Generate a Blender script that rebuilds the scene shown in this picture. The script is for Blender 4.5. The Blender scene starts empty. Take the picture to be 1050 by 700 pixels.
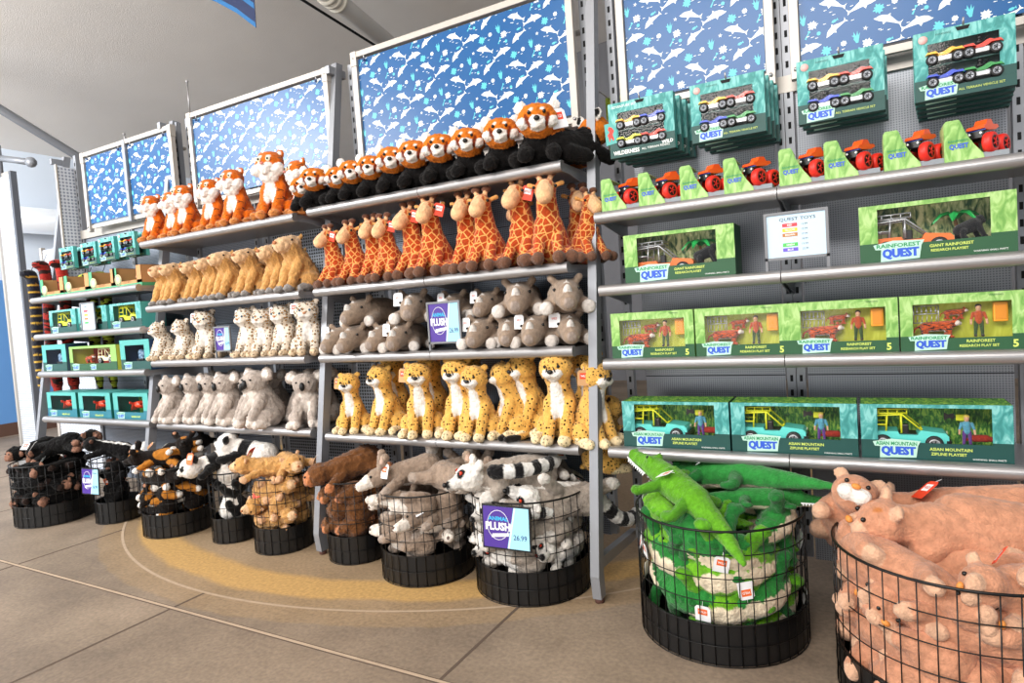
import bpy, bmesh, math, random
import numpy as np
from mathutils import Vector, Matrix, Euler, noise

# ------------------------------------------------------------------ camera
scn = bpy.context.scene
C = scn.collection
cam_data = bpy.data.cameras.new('camera')
cam_data.sensor_width = 36.0
cam_data.lens = 22.32
cam = bpy.data.objects.new('camera', cam_data)
C.objects.link(cam)
cam.matrix_world = Matrix(((0.87328316, 0.03508061, 0.48594842, 0.0),
                           (0.48248184, 0.07639296, -0.87256827, 0.0),
                           (-0.06773326, 0.99646047, 0.04978693, 1.03),
                           (0, 0, 0, 1)))
scn.camera = cam

# ------------------------------------------------------------------ light
scn.view_settings.view_transform = 'Standard'
scn.view_settings.look = 'None'
scn.view_settings.gamma = 1.0
scn.view_settings.use_curve_mapping = False
scn.view_settings.exposure = 0.40
world = bpy.data.worlds.new('daylight')
scn.world = world
world.use_nodes = True
wn = world.node_tree
bg = wn.nodes['Background']
bg.inputs[0].default_value = (0.93, 0.96, 1.0, 1)
bg.inputs[1].default_value = 0.66


def area(name, loc, target, sx, sy, power, col):
    l = bpy.data.lights.new(name, 'AREA')
    l.shape = 'RECTANGLE'
    l.size, l.size_y, l.energy, l.color = sx, sy, power, col
    o = bpy.data.objects.new(name, l)
    C.objects.link(o)
    o.location = loc
    o.rotation_euler = (Vector(target) - Vector(loc)).to_track_quat('-Z', 'Y').to_euler()
    return o


# daylight that falls in through the open front of the shop, and one added fill lamp
area('daylight_and_fill', (-6.4, -2.6, 3.7), (-2.0, 2.3, 0.9), 2.2, 1.5, 230, (1.0, 0.97, 0.93))
area('daylight_and_fill', (-1.0, -2.6, 3.6), (-1.2, 2.3, 0.9), 3.4, 1.5, 180, (1.0, 0.95, 0.9))
area('daylight_and_fill', (-6.2, -1.2, 2.9), (-8.4, 4.2, 1.6), 2.0, 1.8, 210, (0.92, 0.96, 1.0))  # fill lamp added to brighten the pale left wall, no doorway behind it

# unseen uplight added to brighten the ceiling, in place of bounced daylight
area('ceiling_fill', (-3.2, -4.2, 0.25), (-4.0, 3.5, 4.2), 6.0, 1.6, 95, (1.0, 0.97, 0.93))

# ------------------------------------------------------------------ materials
MATS = {}


def srgb(h):
    h = h.lstrip('#')
    r = [int(h[i:i + 2], 16) / 255 for i in (0, 2, 4)]
    return tuple((c / 12.92 if c <= .04045 else ((c + .055) / 1.055) ** 2.4) for c in r) + (1,)


def mat(name, color, rough=.6, metal=0., bump=0., bscale=60., spec=.5, coat=0., vary=0., vscale=8.):
    if name in MATS:
        return MATS[name]
    m = bpy.data.materials.new(name)
    m.use_nodes = True
    nt = m.node_tree
    b = nt.nodes['Principled BSDF']
    col = srgb(color) if isinstance(color, str) else color
    b.inputs['Base Color'].default_value = col
    b.inputs['Roughness'].default_value = rough
    b.inputs['Metallic'].default_value = metal
    b.inputs['Specular IOR Level'].default_value = spec
    b.inputs['Coat Weight'].default_value = coat
    tc = None
    if bump or vary:
        tc = nt.nodes.new('ShaderNodeTexCoord')
    if vary:
        n = nt.nodes.new('ShaderNodeTexNoise')
        n.inputs['Scale'].default_value = vscale
        n.inputs['Detail'].default_value = 6
        nt.links.new(tc.outputs['Object'], n.inputs['Vector'])
        mx = nt.nodes.new('ShaderNodeMixRGB')
        mx.inputs[1].default_value = tuple(c * (1 - vary) for c in col[:3]) + (1,)
        mx.inputs[2].default_value = tuple(min(1, c * (1 + vary)) for c in col[:3]) + (1,)
        nt.links.new(n.outputs['Fac'], mx.inputs[0])
        nt.links.new(mx.outputs[0], b.inputs['Base Color'])
    if bump:
        n2 = nt.nodes.new('ShaderNodeTexNoise')
        n2.inputs['Scale'].default_value = bscale
        n2.inputs['Detail'].default_value = 4
        nt.links.new(tc.outputs['Object'], n2.inputs['Vector'])
        bp = nt.nodes.new('ShaderNodeBump')
        bp.inputs['Strength'].default_value = bump
        bp.inputs['Distance'].default_value = .01
        nt.links.new(n2.outputs['Fac'], bp.inputs['Height'])
        nt.links.new(bp.outputs[0], b.inputs['Normal'])
    MATS[name] = m
    return m


def perforated(name, base, hole, pitch, radius, rough=.45, metal=.3):
    """sheet metal with rows of punched holes"""
    m = mat(name, base, rough, metal)
    nt = m.node_tree
    b = nt.nodes['Principled BSDF']
    tc = nt.nodes.new('ShaderNodeTexCoord')
    sc = nt.nodes.new('ShaderNodeVectorMath'); sc.operation = 'SCALE'
    sc.inputs['Scale'].default_value = 1.0 / pitch
    nt.links.new(tc.outputs['Object'], sc.inputs[0])
    fr = nt.nodes.new('ShaderNodeVectorMath'); fr.operation = 'FRACTION'
    nt.links.new(sc.outputs[0], fr.inputs[0])
    sb = nt.nodes.new('ShaderNodeVectorMath'); sb.operation = 'SUBTRACT'
    sb.inputs[1].default_value = (.5, .5, .5)
    nt.links.new(fr.outputs[0], sb.inputs[0])
    sp = nt.nodes.new('ShaderNodeSeparateXYZ')
    nt.links.new(sb.outputs[0], sp.inputs[0])
    cb = nt.nodes.new('ShaderNodeCombineXYZ')
    nt.links.new(sp.outputs[0], cb.inputs[0])
    nt.links.new(sp.outputs[2], cb.inputs[2])
    ln = nt.nodes.new('ShaderNodeVectorMath'); ln.operation = 'LENGTH'
    nt.links.new(cb.outputs[0], ln.inputs[0])
    lt = nt.nodes.new('ShaderNodeMath'); lt.operation = 'LESS_THAN'
    lt.inputs[1].default_value = radius
    nt.links.new(ln.outputs['Value'], lt.inputs[0])
    mx = nt.nodes.new('ShaderNodeMixRGB')
    mx.inputs[1].default_value = srgb(base)
    mx.inputs[2].default_value = srgb(hole)
    nt.links.new(lt.outputs[0], mx.inputs[0])
    nt.links.new(mx.outputs[0], b.inputs['Base Color'])
    return m


def plush_mat(name, spots=None, scale=30., thr=.3, kind='spots', rough=.95, fine=1.0):
    """fabric fur: colour from the cut cloth pieces, printed pattern where the cloth has one"""
    m = bpy.data.materials.new(name)
    m.use_nodes = True
    nt = m.node_tree
    b = nt.nodes['Principled BSDF']
    b.inputs['Roughness'].default_value = rough
    b.inputs['Specular IOR Level'].default_value = .15
    b.inputs['Sheen Weight'].default_value = .06 if ('black' in name or 'red_panda' in name or 'wild' in name) else .2
    b.inputs['Sheen Roughness'].default_value = .5
    at = nt.nodes.new('ShaderNodeVertexColor'); at.layer_name = 'Col'
    tc = nt.nodes.new('ShaderNodeTexCoord')
    oi = nt.nodes.new('ShaderNodeObjectInfo')
    n = nt.nodes.new('ShaderNodeTexNoise')
    n.inputs['Scale'].default_value = 55 * fine
    n.inputs['Detail'].default_value = 5
    nt.links.new(tc.outputs['Object'], n.inputs['Vector'])
    mr = nt.nodes.new('ShaderNodeMapRange')
    mr.inputs[1].default_value = .3; mr.inputs[2].default_value = .7
    mr.inputs[3].default_value = .74; mr.inputs[4].default_value = 1.12
    nt.links.new(n.outputs['Fac'], mr.inputs[0])
    base = at.outputs['Color']
    if spots:
        if kind == 'giraffe':
            v = nt.nodes.new('ShaderNodeTexVoronoi'); v.feature = 'DISTANCE_TO_EDGE'
            v.inputs['Scale'].default_value = scale
            nt.links.new(tc.outputs['Object'], v.inputs['Vector'])
            cmp_ = nt.nodes.new('ShaderNodeMath'); cmp_.operation = 'GREATER_THAN'
            cmp_.inputs[1].default_value = thr
            nt.links.new(v.outputs['Distance'], cmp_.inputs[0])
        elif kind == 'stripes':
            mp = nt.nodes.new('ShaderNodeMapping'); mp.inputs['Scale'].default_value = (.45, .45, 1.5)
            nt.links.new(tc.outputs['Object'], mp.inputs[0])
            v = nt.nodes.new('ShaderNodeTexNoise')
            v.inputs['Scale'].default_value = scale
            v.inputs['Detail'].default_value = 1
            v.inputs['Distortion'].default_value = 1.0
            nt.links.new(mp.outputs[0], v.inputs['Vector'])
            cmp_ = nt.nodes.new('ShaderNodeMath'); cmp_.operation = 'GREATER_THAN'
            cmp_.inputs[1].default_value = thr
            nt.links.new(v.outputs['Fac'], cmp_.inputs[0])
        else:
            v = nt.nodes.new('ShaderNodeTexVoronoi')
            v.inputs['Scale'].default_value = scale
            v.inputs['Randomness'].default_value = .75
            nt.links.new(tc.outputs['Object'], v.inputs['Vector'])
            cmp_ = nt.nodes.new('ShaderNodeMath'); cmp_.operation = 'LESS_THAN'
            cmp_.inputs[1].default_value = thr
            nt.links.new(v.outputs['Distance'], cmp_.inputs[0])
        mu = nt.nodes.new('ShaderNodeMath'); mu.operation = 'MULTIPLY'
        nt.links.new(cmp_.outputs[0], mu.inputs[0])
        nt.links.new(at.outputs['Alpha'], mu.inputs[1])
        mx = nt.nodes.new('ShaderNodeMixRGB')
        nt.links.new(mu.outputs[0], mx.inputs[0])
        nt.links.new(base, mx.inputs[1])
        mx.inputs[2].default_value = srgb(spots)
        base = mx.outputs[0]
        if kind == 'rosette':
            lt = nt.nodes.new('ShaderNodeMath'); lt.operation = 'LESS_THAN'
            lt.inputs[1].default_value = thr * .55
            nt.links.new(v.outputs['Distance'], lt.inputs[0])
            mu2 = nt.nodes.new('ShaderNodeMath'); mu2.operation = 'MULTIPLY'
            nt.links.new(lt.outputs[0], mu2.inputs[0])
            nt.links.new(at.outputs['Alpha'], mu2.inputs[1])
            mx2 = nt.nodes.new('ShaderNodeMixRGB')
            nt.links.new(mu2.outputs[0], mx2.inputs[0])
            nt.links.new(base, mx2.inputs[1])
            mx2.inputs[2].default_value = srgb('#d9a35a')
            base = mx2.outputs[0]
    sc = nt.nodes.new('ShaderNodeVectorMath'); sc.operation = 'SCALE'
    nt.links.new(base, sc.inputs[0])
    nt.links.new(mr.outputs[0], sc.inputs['Scale'])
    nt.links.new(sc.outputs[0], b.inputs['Base Color'])
    n2 = nt.nodes.new('ShaderNodeTexNoise')
    n2.inputs['Scale'].default_value = 160 * fine
    n2.inputs['Detail'].default_value = 3
    nt.links.new(tc.outputs['Object'], n2.inputs['Vector'])
    bp = nt.nodes.new('ShaderNodeBump')
    bp.inputs['Strength'].default_value = .8
    bp.inputs['Distance'].default_value = .006
    nt.links.new(n2.outputs['Fac'], bp.inputs['Height'])
    nt.links.new(bp.outputs[0], b.inputs['Normal'])
    return m


METAL = mat('brushed_steel', '#a3a2a3', .34, .65, bump=.03, bscale=200)
POST = mat('rack_paint', '#8f9298', .4, .35)
POSTW = mat('header_frame_paint', '#b5afa7', .4, .25)
DARK = mat('black_slot', '#0b0c0e', .8)
BLACK = mat('black_plastic', '#0d0e10', .38, 0, bump=.05, bscale=90)
WIRE = mat('black_wire', '#0c0c0d', .35, .3)
WHITE = mat('white_card', '#f2f3f5', .6)
EYE = mat('eye_bead', '#070707', .08)
NOSEB = mat('nose_black', '#0b0b0c', .45)
TAGRED = mat('tag_red', '#e8431f', .55)
TAGORG = mat('tag_orange', '#f06a28', .55)
KRAFT = mat('kraft_card', '#c99a6c', .8)
PERF = perforated('perforated_panel', '#8b94a2', '#3b424c', .0085, .28)
PERFB = perforated('perforated_panel_pale', '#a9adb5', '#70747c', .0075, .28)
PERFL = perforated('perforated_end_panel', '#8f959e', '#1b1e22', .016, .34)


# ------------------------------------------------------------------ objects
def tag(o, label=None, cat=None, group=None, kind=None):
    if label: o['label'] = label
    if cat: o['category'] = cat
    if group: o['group'] = group
    if kind: o['kind'] = kind
    return o


def thing(name, label, cat, loc=(0, 0, 0), rot=(0, 0, 0), group=None, scale=1.0):
    o = bpy.data.objects.new(name, None)
    C.objects.link(o)
    o.empty_display_size = .05
    o.location = loc
    o.rotation_euler = rot
    o.scale = (scale,) * 3
    return tag(o, label, cat, group)


def dup(root, loc=None, rot=None, label=None, group=None, skip=(), scale=None):
    def cp(o, par):
        c = o.copy()
        C.objects.link(c)
        if par is not None:
            c.parent = par
        for ch in list(o.children):
            if ch.name.split('.')[0] in skip:
                continue
            cp(ch, c)
        return c
    r = cp(root, None)
    if loc is not None: r.location = loc
    if rot is not None: r.rotation_euler = rot
    if scale is not None: r.scale = (scale,) * 3
    if label: r['label'] = label
    if group: r['group'] = group
    return r


TEXT_CACHE = {}


def text_geo(s, bold=0.0, shear=0.0):
    key = (s, bold, shear)
    if key in TEXT_CACHE:
        return TEXT_CACHE[key]
    cu = bpy.data.curves.new('lettering', 'FONT')
    cu.body = s
    cu.size = 1.0
    cu.offset = bold
    cu.shear = shear
    cu.resolution_u = 2
    cu.fill_mode = 'FRONT'
    o = bpy.data.objects.new('lettering', cu)
    C.objects.link(o)
    dg = bpy.context.evaluated_depsgraph_get()
    me = bpy.data.meshes.new_from_object(o.evaluated_get(dg))
    v = [tuple(p.co) for p in me.vertices]
    f = [tuple(p.vertices) for p in me.polygons]
    bpy.data.objects.remove(o)
    bpy.data.curves.remove(cu)
    bpy.data.meshes.remove(me)
    xs = [p[0] for p in v] or [0]; ys = [p[1] for p in v] or [0]
    TEXT_CACHE[key] = (v, f, min(xs), max(xs), min(ys), max(ys))
    return TEXT_CACHE[key]


class MB:
    def __init__(s):
        s.v, s.f, s.fm, s.sm, s.mats = [], [], [], [], []
        s.T = Matrix()

    def add(s, vs, fs, m, smooth=False):
        if m not in s.mats: s.mats.append(m)
        k = s.mats.index(m)
        n = len(s.v)
        T = s.T
        s.v += [tuple(T @ Vector(p)) for p in vs]
        for f in fs:
            s.f.append(tuple(n + i for i in f)); s.fm.append(k); s.sm.append(smooth)
        return s

    def box(s, x0, x1, y0, y1, z0, z1, m, ch=0.0):
        if ch <= 0:
            vs = [(x, y, z) for x in (x0, x1) for y in (y0, y1) for z in (z0, z1)]
            fs = [(0, 1, 3, 2), (4, 6, 7, 5), (0, 4, 5, 1), (2, 3, 7, 6), (0, 2, 6, 4), (1, 5, 7, 3)]
            return s.add(vs, fs, m)
        bm = bmesh.new()
        bmesh.ops.create_cube(bm, size=1)
        for v in bm.verts:
            v.co = Vector(((x0 + x1) / 2 + v.co.x * (x1 - x0), (y0 + y1) / 2 + v.co.y * (y1 - y0), (z0 + z1) / 2 + v.co.z * (z1 - z0)))
        bmesh.ops.bevel(bm, geom=bm.edges[:], offset=ch, segments=2, affect='EDGES', profile=.5)
        bm.verts.index_update()
        vs = [tuple(v.co) for v in bm.verts]; fs = [tuple(v.index for v in f.verts) for f in bm.faces]
        bm.free()
        return s.add(vs, fs, m)

    def prism(s, poly, y0, y1, m, cap=None):
        """polygon in x,z extruded along y (front at y0)"""
        n = len(poly)
        vs = [(p[0], y0, p[1]) for p in poly] + [(p[0], y1, p[1]) for p in poly]
        fs = [(i, (i + 1) % n, n + (i + 1) % n, n + i) for i in range(n)]
        s.add(vs, fs, m)
        return s.add(vs, [tuple(range(n)), tuple(range(2 * n - 1, n - 1, -1))], cap or m)

    def prismx(s, poly, x0, x1, m):
        """polygon in y,z extruded along x"""
        n = len(poly)
        vs = [(x0, p[0], p[1]) for p in poly] + [(x1, p[0], p[1]) for p in poly]
        fs = [(i, (i + 1) % n, n + (i + 1) % n, n + i) for i in range(n)] + [tuple(range(n)), tuple(range(2 * n - 1, n - 1, -1))]
        return s.add(vs, fs, m)

    def sheet(s, poly, y, m):
        return s.add([(p[0], y, p[1]) for p in poly], [tuple(range(len(poly)))], m)

    def rect(s, x0, x1, z0, z1, y, m):
        return s.sheet([(x0, z0), (x1, z0), (x1, z1), (x0, z1)], y, m)

    def tube(s, pts, r, m, n=8, closed=False, flat=None):
        pts = [Vector(p) for p in pts]
        rr = r if isinstance(r, (list, tuple)) else [r] * len(pts)
        vs, fs = [], []
        L = len(pts)
        up = None
        for i, p in enumerate(pts):
            a = pts[(i - 1) % L] if (closed or i > 0) else p
            b = pts[(i + 1) % L] if (closed or i < L - 1) else p
            d = (b - a).normalized()
            if up is None:
                up = Vector((0, 0, 1)) if abs(d.z) < .9 else Vector((1, 0, 0))
            u = (up - d * up.dot(d)).normalized()
            w = d.cross(u)
            up = u
            for k in range(n):
                t = 2 * math.pi * k / n
                fl = flat or 1.0
                vs.append(tuple(p + (u * math.cos(t) * fl + w * math.sin(t)) * rr[i]))
        seg = L if closed else L - 1
        for i in range(seg):
            j = (i + 1) % L
            for k in range(n):
                q = (k + 1) % n
                fs.append((i * n + k, i * n + q, j * n + q, j * n + k))
        if not closed:
            fs.append(tuple(range(n - 1, -1, -1)))
            fs.append(tuple((L - 1) * n + k for k in range(n)))
        return s.add(vs, fs, m, True)

    def lathe(s, prof, cx, cy, m, n=32, axis='z', smooth=True):
        """profile of (radius, height)"""
        vs, fs = [], []
        for (r, h) in prof:
            for k in range(n):
                t = 2 * math.pi * k / n
                a, b = r * math.cos(t), r * math.sin(t)
                vs.append((cx + a, cy + b, h) if axis == 'z' else ((h, cx + a, cy + b) if axis == 'x' else (cx + a, h, cy + b)))
        for i in range(len(prof) - 1):
            for k in range(n):
                q = (k + 1) % n
                fs.append((i * n + k, i * n + q, (i + 1) * n + q, (i + 1) * n + k))
        return s.add(vs, fs, m, smooth)

    def ell(s, c, r, m, n=12, rot=None):
        vs, fs = [], []
        R = Euler(rot).to_matrix() if rot else None
        r = (r, r, r) if isinstance(r, (int, float)) else r
        k = n // 2 + 1
        for i in range(k):
            ph = math.pi * i / (k - 1)
            for j in range(n):
                t = 2 * math.pi * j / n
                p = Vector((r[0] * math.sin(ph) * math.cos(t), r[1] * math.sin(ph) * math.sin(t), r[2] * math.cos(ph)))
                if R: p = R @ p
                vs.append((c[0] + p.x, c[1] + p.y, c[2] + p.z))
        for i in range(k - 1):
            for j in range(n):
                q = (j + 1) % n
                fs.append((i * n + j, (i + 1) * n + j, (i + 1) * n + q, i * n + q))
        return s.add(vs, fs, m, True)

    def text(s, t, x, z, h, y, m, w=None, bold=0.0, shear=0.0, align='l', stretch=1.0):
        """lettering on a plane facing -y; h letter height, w optional total width"""
        v, f, a, b, c, d = text_geo(t, bold, shear)
        if not f: return s
        sz = h / (d - c)
        sx = sz * stretch if w is None else w / (b - a)
        W = (b - a) * sx
        ox = x - (W / 2 if align == 'c' else (W if align == 'r' else 0))
        return s.add([(ox + (p[0] - a) * sx, y, z + (p[1] - c) * sz) for p in v], f, m)

    def build(s, name, parent=None, label=None, cat=None, group=None, kind=None, loc=None):
        me = bpy.data.meshes.new(name)
        me.from_pydata(s.v, [], s.f)
        for m in s.mats: me.materials.append(m)
        me.polygons.foreach_set('material_index', s.fm)
        me.polygons.foreach_set('use_smooth', s.sm)
        me.update()
        o = bpy.data.objects.new(name, me)
        C.objects.link(o)
        if parent is not None: o.parent = parent
        if loc: o.location = loc
        return tag(o, label, cat, group, kind)


ORD = ['leftmost', 'second', 'third', 'fourth', 'fifth', 'sixth', 'seventh', 'eighth', 'ninth', 'tenth', 'eleventh', 'twelfth', 'thirteenth', 'fourteenth']


def nth(i):
    return 'leftmost' if i == 0 else ORD[i] + ' from the left'
# ------------------------------------------------------------------ the setting
def floor_material():
    m = bpy.data.materials.new('stained_concrete')
    m.use_nodes = True
    nt = m.node_tree
    L = nt.links.new
    b = nt.nodes['Principled BSDF']
    b.inputs['Roughness'].default_value = .62
    tc = nt.nodes.new('ShaderNodeTexCoord')
    n1 = nt.nodes.new('ShaderNodeTexNoise'); n1.inputs['Scale'].default_value = 1.7; n1.inputs['Detail'].default_value = 7; n1.inputs['Roughness'].default_value = .62
    n2 = nt.nodes.new('ShaderNodeTexNoise'); n2.inputs['Scale'].default_value = 70; n2.inputs['Detail'].default_value = 5
    L(tc.outputs['Object'], n1.inputs['Vector']); L(tc.outputs['Object'], n2.inputs['Vector'])
    cr = nt.nodes.new('ShaderNodeValToRGB')
    cr.color_ramp.elements[0].position = .32; cr.color_ramp.elements[0].color = srgb('#6f6154')
    cr.color_ramp.elements[1].position = .68; cr.color_ramp.elements[1].color = srgb('#9b8976')
    e = cr.color_ramp.elements.new(.5); e.color = srgb('#887867')
    L(n1.outputs['Fac'], cr.inputs[0])
    # yellowish stained ring band, by distance from the ring's centre
    sub = nt.nodes.new('ShaderNodeVectorMath'); sub.operation = 'SUBTRACT'
    sub.inputs[1].default_value = (-2.288, 3.765, 0)
    L(tc.outputs['Object'], sub.inputs[0])
    ln = nt.nodes.new('ShaderNodeVectorMath'); ln.operation = 'LENGTH'
    L(sub.outputs[0], ln.inputs[0])
    wob = nt.nodes.new('ShaderNodeMath'); wob.operation = 'MULTIPLY_ADD'
    L(n1.outputs['Fac'], wob.inputs[0]); wob.inputs[1].default_value = .12
    L(ln.outputs['Value'], wob.inputs[2])
    r = nt.nodes.new('ShaderNodeValToRGB')
    r.color_ramp.elements[0].position = 0; r.color_ramp.elements[0].color = (.25, .25, .25, 1)
    r.color_ramp.elements[1].position = 1; r.color_ramp.elements[1].color = (0, 0, 0, 1)
    for p, c in ((.38, .25), (.43, 1.), (.60, 1.), (.64, .3), (.86, .2), (.88, .0)):
        e = r.color_ramp.elements.new(p); e.color = (c, c, c, 1)
    mr = nt.nodes.new('ShaderNodeMapRange'); mr.inputs[1].default_value = 1.75; mr.inputs[2].default_value = 2.5
    L(wob.outputs[0], mr.inputs[0]); L(mr.outputs[0], r.inputs[0])
    mx = nt.nodes.new('ShaderNodeMixRGB'); L(r.outputs[0], mx.inputs[0]); L(cr.outputs[0], mx.inputs[1])
    mx.inputs[2].default_value = srgb('#bd985f')
    mul = nt.nodes.new('ShaderNodeMixRGB'); mul.blend_type = 'MULTIPLY'; mul.inputs[0].default_value = .5
    mr2 = nt.nodes.new('ShaderNodeMapRange'); mr2.inputs[1].default_value = .25; mr2.inputs[2].default_value = .75; mr2.inputs[3].default_value = .5; mr2.inputs[4].default_value = 1.4
    L(n2.outputs['Fac'], mr2.inputs[0])
    cc = nt.nodes.new('ShaderNodeCombineXYZ')
    for i in range(3): L(mr2.outputs[0], cc.inputs[i])
    L(mx.outputs[0], mul.inputs[1]); L(cc.outputs[0], mul.inputs[2])
    # dark stains
    n3 = nt.nodes.new('ShaderNodeTexNoise'); n3.inputs['Scale'].default_value = 5; n3.inputs['Detail'].default_value = 3
    L(tc.outputs['Object'], n3.inputs['Vector'])
    cr3 = nt.nodes.new('ShaderNodeValToRGB'); cr3.color_ramp.elements[0].position = .70; cr3.color_ramp.elements[1].position = .80
    cr3.color_ramp.elements[1].color = (.35, .35, .35, 1); cr3.color_ramp.elements[0].color = (0, 0, 0, 1)
    L(n3.outputs['Fac'], cr3.inputs[0])
    mx3 = nt.nodes.new('ShaderNodeMixRGB'); L(cr3.outputs[0], mx3.inputs[0]); L(mul.outputs[0], mx3.inputs[1]); mx3.inputs[2].default_value = srgb('#5e4d3f')
    L(mx3.outputs[0], b.inputs['Base Color'])
    bp = nt.nodes.new('ShaderNodeBump'); bp.inputs['Strength'].default_value = .25; bp.inputs['Distance'].default_value = .004
    L(n2.outputs['Fac'], bp.inputs['Height']); L(bp.outputs[0], b.inputs['Normal'])
    return m


FLOOR = floor_material()
SEAM = mat('floor_joint_dark', '#5b4c41', .9)
SEAML = mat('floor_joint_sealant', '#b49f88', .8, vary=.2, vscale=30)
CEIL = mat('stucco_ceiling', '#ece7e1', .9, bump=.35, bscale=110, vary=.04, vscale=3)
WALLB = mat('rear_wall_paint', '#77777b', .85, vary=.06)
WALLL = mat('pale_blue_wall', '#dfe9f5', .8, vary=.05, vscale=2)

fl = MB()
fl.box(-9.5, 4.5, -4.5, 8.2, -.06, 0, FLOOR)
fl.build('floor', kind='structure')
J = MB()
cx, cy, R = -2.288, 3.765, 2.239
J.box(-9.4, 4.4, 1.379, 1.399, 0, .0009, SEAM); J.box(-9.4, 4.4, 1.384, 1.395, 0, .0014, SEAML)
J.box(-9.4, 4.4, .19, .205, 0, .0012, SEAML)
for x in (-8.3, -7.1, -5.9, -4.7, -3.5, -2.31, -1.085, .13, 1.35, 2.57):
    y1 = 4.9
    if abs(x - cx) < R: y1 = cy - math.sqrt(R * R - (x - cx) ** 2) - .004
    if x > -.1: y1 = 1.39
    J.box(x - .005, x + .005, -4.4, y1, 0, .0010, SEAM)
vs, fs = [], []
for k in range(97):
    t = math.pi * (1 + k / 96)
    for r in (R - .006, R + .006):
        vs.append((cx + r * math.cos(t), cy + r * math.sin(t), .0013))
for k in range(96):
    fs.append((2 * k, 2 * k + 1, 2 * k + 3, 2 * k + 2))
J.add(vs, fs, SEAML)
J.build('trim_1', kind='structure')

# vaulted stucco ceiling: high over the shop, dropping towards the left end
ce = MB()
NX, NY = 40, 6
vs, fs = [], []
for i in range(NX + 1):
    x = -9.5 + 14 * i / NX
    for j in range(NY + 1):
        y = -4.5 + 12.6 * j / NY
        u = min(1, max(0, (x + 9.0) / 8.0))
        z = 3.12 + 1.35 * math.sin(u * math.pi / 2)
        vs.append((x, y, z))
for i in range(NX):
    for j in range(NY):
        a = i * (NY + 1) + j
        fs.append((a, a + 1, a + NY + 2, a + NY + 1))
ce.add(vs, fs, CEIL, True)
vs2 = [(x, y, z + .1) for (x, y, z) in vs]
ce.add(vs2, [tuple(reversed(f)) for f in fs], CEIL, True)
ce.build('ceiling', kind='structure')
w = MB(); w.box(-9.5, 4.5, 8.0, 8.1, 0, 4.6, WALLB); w.build('wall_back', kind='structure')
w = MB(); w.box(-8.6, -8.5, -.2, 7.95, 0, 3.3, WALLL); w.build('wall_left', kind='structure')
w = MB(); w.box(-8.49, -8.47, 3.0, 3.98, .0, 1.75, mat('blue_panel_paint', '#5f93cf', .6)); w.build('trim_2', kind='structure')
w = MB(); w.box(-8.49, -8.46, .5, 7.9, 0, .14, mat('dark_base', '#5a3f33', .7)); w.build('baseboard_left', kind='structure')
# slanting grey ceiling edge beam at the left end
w = MB(); w.tube([(-6.9, 1.2, 4.16), (-6.9, 2.99, 3.20), (-6.9, 3.62, 2.88), (-6.9, 4.4, 2.5)], .045, POST, 4); w.build('trim_3', kind='structure')
# ------------------------------------------------------------------ display racks
FY, UY = 2.047, 2.355


def leg_mb(x):
    b = MB()
    ty = 2.29 if x > -1.5 else (2.335 if x > -2.5 else 2.365)
    w, d = .016, .042
    poly = [(1.978, .018), (1.968, .10), (ty - .018, 2.25), (ty - .018 + d, 2.25), (1.968 + d + .004, .10), (2.008 + d * .3, .018)]
    b.prismx(poly, x - w, x + w, POST)
    b.lathe([(0, 0), (.016, 0), (.016, .02), (0, .02)], x, 2.0, mat('rubber_foot', '#5b3c34', .7), 12)
    return b


def slot_upright(x, z0, z1, m=None, y=UY):
    b = MB()
    m = m or POST
    b.box(x - .014, x + .014, y, y + .03, z0, z1, m)
    z = z0 + .06
    while z < z1 - .04:
        b.box(x - .0045, x + .0045, y - .0008, y + .001, z, z + .022, DARK)
        z += .05
    return b


def shelf_parts(root, x0, x1, z, joint=None):
    segs = [(x0, x1)] if joint is None else [(x0, joint - .0012), (joint + .0012, x1)]
    for (a, c) in segs:
        b = MB()
        # rolled front edge
        prof = []
        for k in range(13):
            t = math.pi * (-.5 + k / 12)
            prof.append((FY - .004 - .017 * math.cos(t), z + .019 * math.sin(t)))
        prof += [(FY + .012, z + .019), (FY + .012, z - .019)]
        b.prismx(prof, a, c, METAL)
        b.prismx([(FY + .01, z + .012), (UY, z + .012), (UY, z - .004), (FY + .01, z - .004)], a + .002, c - .002, METAL)
        for e in (a + .003, c - .007):
            b.prismx([(FY + .005, z + .010), (UY + .005, z + .010), (UY + .005, z - .055), (FY + .06, z - .018), (FY + .005, z - .018)], e, e + .004, POST)
        s = b.build('shelf', root)
        for p in s.data.polygons: p.use_smooth = False


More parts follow.
